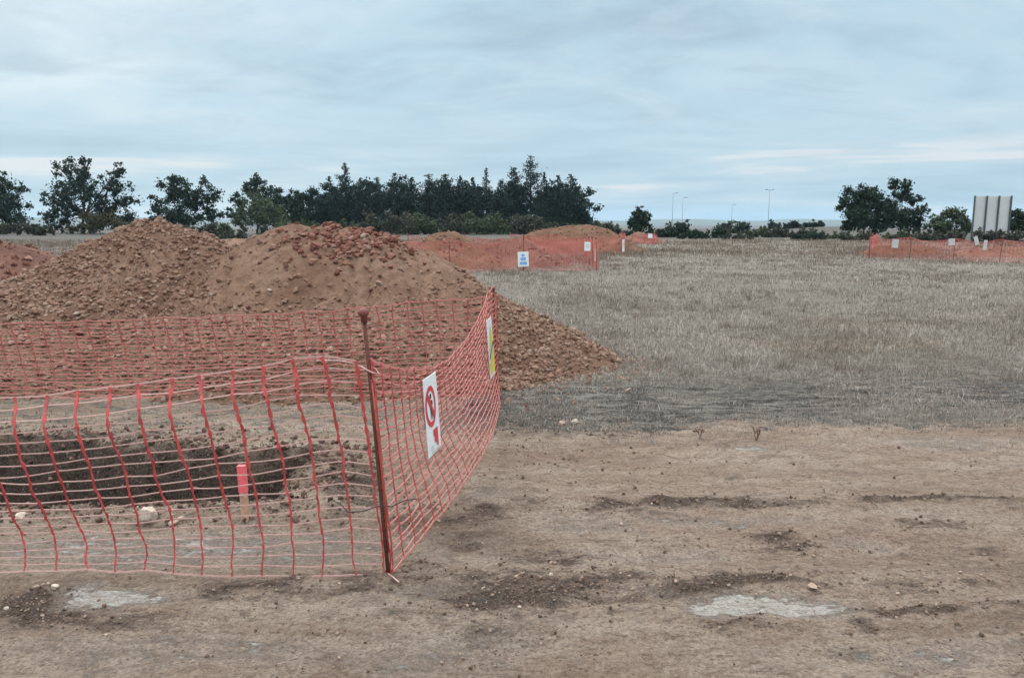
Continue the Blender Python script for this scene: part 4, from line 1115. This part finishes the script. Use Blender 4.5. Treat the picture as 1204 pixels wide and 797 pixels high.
clab = ['first pine at the left end of the dark pine row', 'tall pointed pine near the left end of the row, tallest of the left half', 'lower pine just right of the tall pointed left one', 'fourth pine of the row from the left, above the big grey shrub', 'fifth pine of the row from the left', 'sixth pine of the row from the left', 'seventh pine of the row from the left, above the pointed tan heap', 'eighth pine of the row from the left', 'ninth pine of the row, at its middle', 'low pine just left of the pointed one above the notice', 'pointed pine standing above the low dark heap', 'short pine in the dip left of the tallest pine group', 'slim pine just left of the tallest pine', 'tallest pine, peak of the whole row on its right half', 'slim pine just right of the tallest pine', 'left of the twin rounded pines near the right end of the row', 'right of the twin rounded pines near the right end of the row', 'last and lowest pine at the right end of the row']
for i, (a, b, w_) in enumerate(cons):
    conifer(clab[i], a, b, w_, 118 + (i * 37 % 7) - 3, 60 + i)
# trees filling the row behind
for i, (px_, top) in enumerate([(395, 222), (434, 218), (474, 216), (514, 216), (550, 218), (596, 222), (648, 218), (676, 222)]):
    tree('oak_tree', ['dark tree behind the first two pines', 'dark tree behind the third and fourth pines', 'dark tree behind the fifth and sixth pines', 'dark tree behind the seventh and eighth pines', 'dark tree behind the middle of the pine row', 'dark tree behind the dip in the pine row', 'dark tree behind the pines right of the tallest one', 'dark tree behind the twin rounded pines'][i], px_, 127, [(px_, top + 6, 14), (px_ - 9, top + 18, 17), (px_ + 9, top + 20, 17), (px_, top + 34, 22), (px_ - 8, top + 46, 18), (px_ + 8, top + 46, 18)], leaves=5200, leaf=.42, seed=130 + i, group=TG, mat='pine')

# shrubs in front of the row and along the skyline (px, py_centre, half width px, half height px, Y, material, label)
shr = [(455, 264, 26, 14, 96, 'olive', 'large grey green shrub before the pines, above the big heap\'s right shoulder'),
       (500, 262, 18, 13, 98, 'bush', 'green shrub in front of the pines left of the pointed tan heap'),
       (535, 262, 18, 12, 97, 'olive', 'pale grey shrub behind the pointed tan heap'),
       (575, 264, 20, 11, 95, 'bush', 'green shrub above the low dark heap'),
       (620, 262, 16, 12, 96, 'olive', 'grey green shrub left of the broad heap under the tallest pine'),
       (708, 268, 11, 7, 90, 'olive', 'small grey shrub above the right end of the broad heap'),
       (738, 278, 9, 6, 66, 'oak', 'dark low bush left of the small orange heap'),
       (797, 268, 9, 8, 90, 'oak', 'small dark shrub beneath the two left lamp posts'),
       (778, 274, 14, 6, 88, 'oak', 'low dark shrub between the lone tree and the small shrub'),
       (832, 275, 22, 6, 84, 'oak', 'long low dark bush in the middle of the skyline'),
       (853, 267, 7, 6, 120, 'olive', 'round pale shrub on the skyline'),
       (870, 268, 7, 8, 110, 'oak', 'small pointed dark shrub on the skyline'),
       (885, 275, 18, 6, 90, 'bush', 'low green bush under the rightmost lamp post'),
       (925, 274, 24, 6, 88, 'olive', 'low grey green bush right of the rightmost lamp post'),
       (918, 265, 16, 5, 150, 'pine', 'left dark clump of far trees on the skyline'),
       (944, 264, 13, 5, 150, 'pine', 'right dark clump of far trees on the skyline'),
       (961, 264, 6, 4, 150, 'pine', 'tiny far dark tree at the right end of the skyline clumps'),
       (975, 276, 22, 6, 78, 'bush', 'low green bush left of the dense evergreen oak'),
       (1006, 278, 18, 5, 70, 'olive', 'low grey bush at the foot of the dense evergreen oak'),
       (1108, 277, 28, 6, 66, 'olive', 'low grey bush behind the right-hand net left of the billboard'),
       (1172, 276, 26, 7, 60, 'olive', 'low grey bush behind the right-hand net under the billboard'),
       (275, 276, 14, 6, 75, 'olive', 'low grey shrub between the two peaks of the big heap'),
       (-2, 269, 14, 6, 100, 'bush', 'low green bush at the very left edge under the cut oak'),
       (48, 269, 16, 6, 97, 'olive', 'low grey shrub just left of the tallest oak trunk'),
       (232, 269, 24, 6, 98, 'olive', 'low grey shrub under the broad spiky oak'),
       (262, 269, 14, 7, 99, 'bush', 'low green bush between the spiky oak and the round bush'),
       (350, 268, 22, 7, 99, 'bush', 'low dark green bush right of the round bush'),
       (400, 268, 24, 7, 97, 'bush', 'low green bush under the first pines of the row'),
       (660, 268, 26, 7, 96, 'bush', 'low green bush under the twin pines behind the broad heap'),
       (722, 273, 14, 5, 92, 'olive', 'low grey shrub just left of the lone tree'),
       (815, 276, 16, 5, 76, 'oak', 'low dark bush right of the two left lamp posts'),
       (868, 277, 18, 5, 74, 'olive', 'low grey bush in front of the pointed skyline shrub'),
       (905, 272, 20, 5, 100, 'oak', 'low dark bush at the base of the rightmost lamp post'),
       (950, 277, 20, 5, 73, 'oak', 'low dark bush left of the low green one near the evergreen oak'),
       (1062, 277, 24, 5, 72, 'bush', 'low green bush under the thin open tree'),
       (20, 268, 26, 5, 95, 'olive', 'low grey shrub under the dark oak at the left edge'),
       (165, 268, 20, 5, 100, 'olive', 'low grey shrub between the tallest oak and the broad oak')]
for i, (px_, py_, wx, hy_, Y_, mt, lb) in enumerate(shr):
    nl = max(4, int(wx / 4)); rnd = random.Random(700 + i)
    lob = [(px_ - wx + wx * 2 * (k + .5) / nl + rnd.uniform(-2, 2), py_ + rnd.uniform(-.4, .5) * hy_, hy_ * rnd.uniform(.7, 1.15)) for k in range(nl)]
    lob += [(a, min(b + hy_ * .7, 281), c) for a, b, c in lob]
    tree('shrub', lb, px_, Y_, lob, 'shrub', mt, 1400 + int(wx * hy_ * 14), .0023 * Y_, 700 + i, 'shrubs along the skyline')

# ------------------------------------------------------------------ billboard seen from behind
Yb = 66
def bp(px, py): return P(px, py, Yb)
bx0, bx1 = bp(1145, 240).x, bp(1188, 240).x; zt, zb = bp(1166, 231).z, bp(1166, 272).z
cxb = (bx0 + bx1) / 2
BB = thing('billboard', 'large blank billboard seen from behind, three pale panels between dark posts, at the right edge', 'billboard', (cxb, Yb, 0))
Wb = bx1 - bx0
for i in range(4):
    mb = MB(); xx = -Wb / 2 + Wb * i / 3
    mb.box((xx, -.09, (zt + .05 - .3) / 2), (.10, .12, zt + .05 + .3)); mb.build('post', M['steel'], BB)
for i in range(3):
    x0, x1 = -Wb / 2 + Wb * i / 3 + .01, -Wb / 2 + Wb * (i + 1) / 3 - .01; n_ = 14; V = []; Fc = []
    for k in range(n_ + 1):
        for zz_ in (zb, zt):
            for yy in (0, .03): V.append((x0 + (x1 - x0) * k / n_, yy + (.008 if k % 2 else 0), zz_))
    for k in range(n_):
        a = k * 4; b_ = a + 4
        Fc += [(a, b_, b_ + 2, a + 2), (b_ + 1, a + 1, a + 3, b_ + 3), (a + 2, b_ + 2, b_ + 3, a + 3), (a + 1, b_ + 1, b_, a)]
    Fc += [(0, 2, 3, 1), (n_ * 4 + 1, n_ * 4 + 3, n_ * 4 + 2, n_ * 4)]
    mb = MB(); mb.add(V, Fc); mb.build('panel', M['panel'], BB)
mb = MB()
for zz_ in (zb + .12, (zb + zt) / 2, zt - .12): mb.box((0, .075, zz_), (Wb, .04, .06))
mb.build('rail', M['galv'], BB)

# ------------------------------------------------------------------ lamp posts
def lamp(label, px, top, Y, arm, double=False):
    t_ = P(px, top, Y); root = thing('street_lamp', label, 'street lamp', (t_.x, Y, 0), 'far street lamps')
    H = t_.z; mb = MB(); mb.tube([(0, 0, -1), (0, 0, H * .5), (0, 0, H)], [.06, .05, .035], 8); mb.build('pole', M['galv'], root, smooth=True)
    mb = MB(); mb.tube([(0, 0, H - .05), (arm * .5, 0, H + .12), (arm, 0, H + .15)], .05, 6)
    if double: mb.tube([(0, 0, H - .05), (-arm * .5, 0, H + .12), (-arm, 0, H + .15)], .05, 6)
    mb.build('arm', M['galv'], root, smooth=True)
    for s_ in ((1, -1) if double else (1,)):
        mb = MB(); mb.tube([(arm * s_ * .7, 0, H + .14), (arm * s_ * 1.0, 0, H + .17), (arm * s_ * 1.5, 0, H + .15)], [.05, .09, .06], 8); mb.build('lamp_head', M['steel'], root, smooth=True)
lamp('leftmost tall street lamp, right of the lone tree', 791.5, 228, 190, .8)
lamp('second street lamp from the left, close beside the leftmost', 803, 233, 205, .8)
lamp('small faint street lamp alone in the middle of the skyline', 861, 241, 240, .8)
lamp('tallest street lamp, rightmost of the four on the skyline', 905, 224, 180, .7, True)

# ------------------------------------------------------------------ air
HAZE = True
if HAZE:
    m = bpy.data.materials.new('air_haze'); m.use_nodes = True; nt = m.node_tree; nt.nodes.clear()
    out = nt.nodes.new('ShaderNodeOutputMaterial'); v = nt.nodes.new('ShaderNodeVolumePrincipled')
    v.inputs['Color'].default_value = (.52, .74, .93, 1); v.inputs['Density'].default_value = .00013; v.inputs['Anisotropy'].default_value = .2
    nt.links.new(v.outputs[0], out.inputs['Volume'])
    mb = MB(); mb.box((0, 3100, 30), (13000, 7400, 100))
    hz_o = mb.build('haze', m)
    tag(hz_o, 'thin bluish air haze over the plain', None, None, 'stuff')

# ------------------------------------------------------------------ light
EL, ROT = R(42), R(-35)
w = bpy.data.worlds.new('World'); S.world = w; w.use_nodes = True
nt = w.node_tree; nt.nodes.clear()
out = nt.nodes.new('ShaderNodeOutputWorld'); bg = nt.nodes.new('ShaderNodeBackground'); nt.links.new(bg.outputs[0], out.inputs[0])
sky = N(nt, 'ShaderNodeTexSky', sky_type='NISHITA'); sky.sun_disc = False; sky.sun_elevation = EL; sky.sun_rotation = ROT
tc = N(nt, 'ShaderNodeTexCoord'); sepx = N(nt, 'ShaderNodeSeparateXYZ'); nt.links.new(tc.outputs['Generated'], sepx.inputs[0])
zc = math_(nt, 'MAXIMUM', sepx.outputs[2], 0.0)
den = math_(nt, 'ADD', zc, 0.22)
cmb = N(nt, 'ShaderNodeCombineXYZ')
nt.links.new(math_(nt, 'DIVIDE', sepx.outputs[0], den), cmb.inputs[0]); nt.links.new(math_(nt, 'DIVIDE', sepx.outputs[1], den), cmb.inputs[1])
def cl(scale, rotz, sx, sy, det, loc=(0, 0, 0), dist=.5, rough=.55):
    mp = N(nt, 'ShaderNodeMapping'); mp.inputs['Scale'].default_value = (sx, sy, 1); mp.inputs['Rotation'].default_value = (0, 0, rotz); mp.inputs['Location'].default_value = loc
    nt.links.new(cmb.outputs[0], mp.inputs[0])
    return noise(nt, scale, det, rough, mp.outputs[0], dist)
c1 = cl(.9, R(14), .8, 1.0, 7, (3.1, 1.7, 0), .6)
c2 = cl(2.6, R(-8), .75, 1.1, 7, (7.7, 2.2, 0), .6)
cc = math_(nt, 'ADD', math_(nt, 'MULTIPLY', c1, .62), math_(nt, 'MULTIPLY', c2, .38))
cloud = ramp(nt, cc, [(.34, (4.25, 5.8, 6.85)), (.43, (5.3, 7.1, 8.1)), (.52, (6.0, 7.65, 8.6)), (.64, (7.4, 8.6, 9.1))])
# thin bright and dark streaks low over the horizon
mp = N(nt, 'ShaderNodeMapping'); mp.inputs['Scale'].default_value = (2.6, 2.6, 38); nt.links.new(tc.outputs['Generated'], mp.inputs[0])
s1 = noise(nt, 1.0, 4, .55, mp.outputs[0], .3)
streak = ramp(nt, s1, [(.34, (3.5, 5.2, 6.3)), (.47, (4.7, 6.5, 7.6)), (.55, (5.7, 7.1, 7.9)), (.62, (8.3, 8.3, 8.4))])
lowz = ramp(nt, sepx.outputs[2], [(.0, (.75, .75, .75)), (.06, (.8, .8, .8)), (.15, (.0, .0, .0))])
c3 = cl(2.2, R(10), .6, 1.0, 8, (1.3, 5.1, 0), .9, .6)
cloud = mix(nt, math_(nt, 'MULTIPLY', ramp(nt, c3, [(.50, (0, 0, 0)), (.66, (1, 1, 1))]), .55), cloud, (4.2, 5.45, 6.4, 1))
c4 = cl(3.0, R(-5), .7, 1.0, 8, (9.3, 3.3, 0), .6, .6)
cloud = mix(nt, math_(nt, 'MULTIPLY', ramp(nt, c4, [(.52, (0, 0, 0)), (.70, (1, 1, 1))]), .45), cloud, (7.4, 8.5, 9.0, 1))
cloud = mix(nt, lowz, cloud, streak)
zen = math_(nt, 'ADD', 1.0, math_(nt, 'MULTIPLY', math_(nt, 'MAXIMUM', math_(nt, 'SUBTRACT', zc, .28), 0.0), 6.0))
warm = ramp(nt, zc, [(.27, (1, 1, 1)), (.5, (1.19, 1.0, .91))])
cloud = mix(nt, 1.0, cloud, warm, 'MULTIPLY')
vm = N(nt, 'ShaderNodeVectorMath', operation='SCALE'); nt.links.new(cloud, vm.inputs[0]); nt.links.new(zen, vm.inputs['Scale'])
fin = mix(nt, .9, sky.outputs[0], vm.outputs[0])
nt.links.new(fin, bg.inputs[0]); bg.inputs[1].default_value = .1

sd = bpy.data.lights.new('sun', 'SUN'); sd.energy = 1.4; sd.angle = R(25); sd.color = (1, .90, .80)
so = bpy.data.objects.new('sun', sd); link(so)
dvec = Vector((math.sin(ROT) * math.cos(EL), math.cos(ROT) * math.cos(EL), math.sin(EL)))
so.rotation_euler = dvec.to_track_quat('Z', 'Y').to_euler()

S.view_settings.view_transform = 'Standard'; S.view_settings.look = 'None'
S.view_settings.exposure = 0.0; S.view_settings.gamma = 1.0; S.view_settings.use_curve_mapping = False
S.cycles.max_bounces = 6; S.cycles.volume_bounces = 1
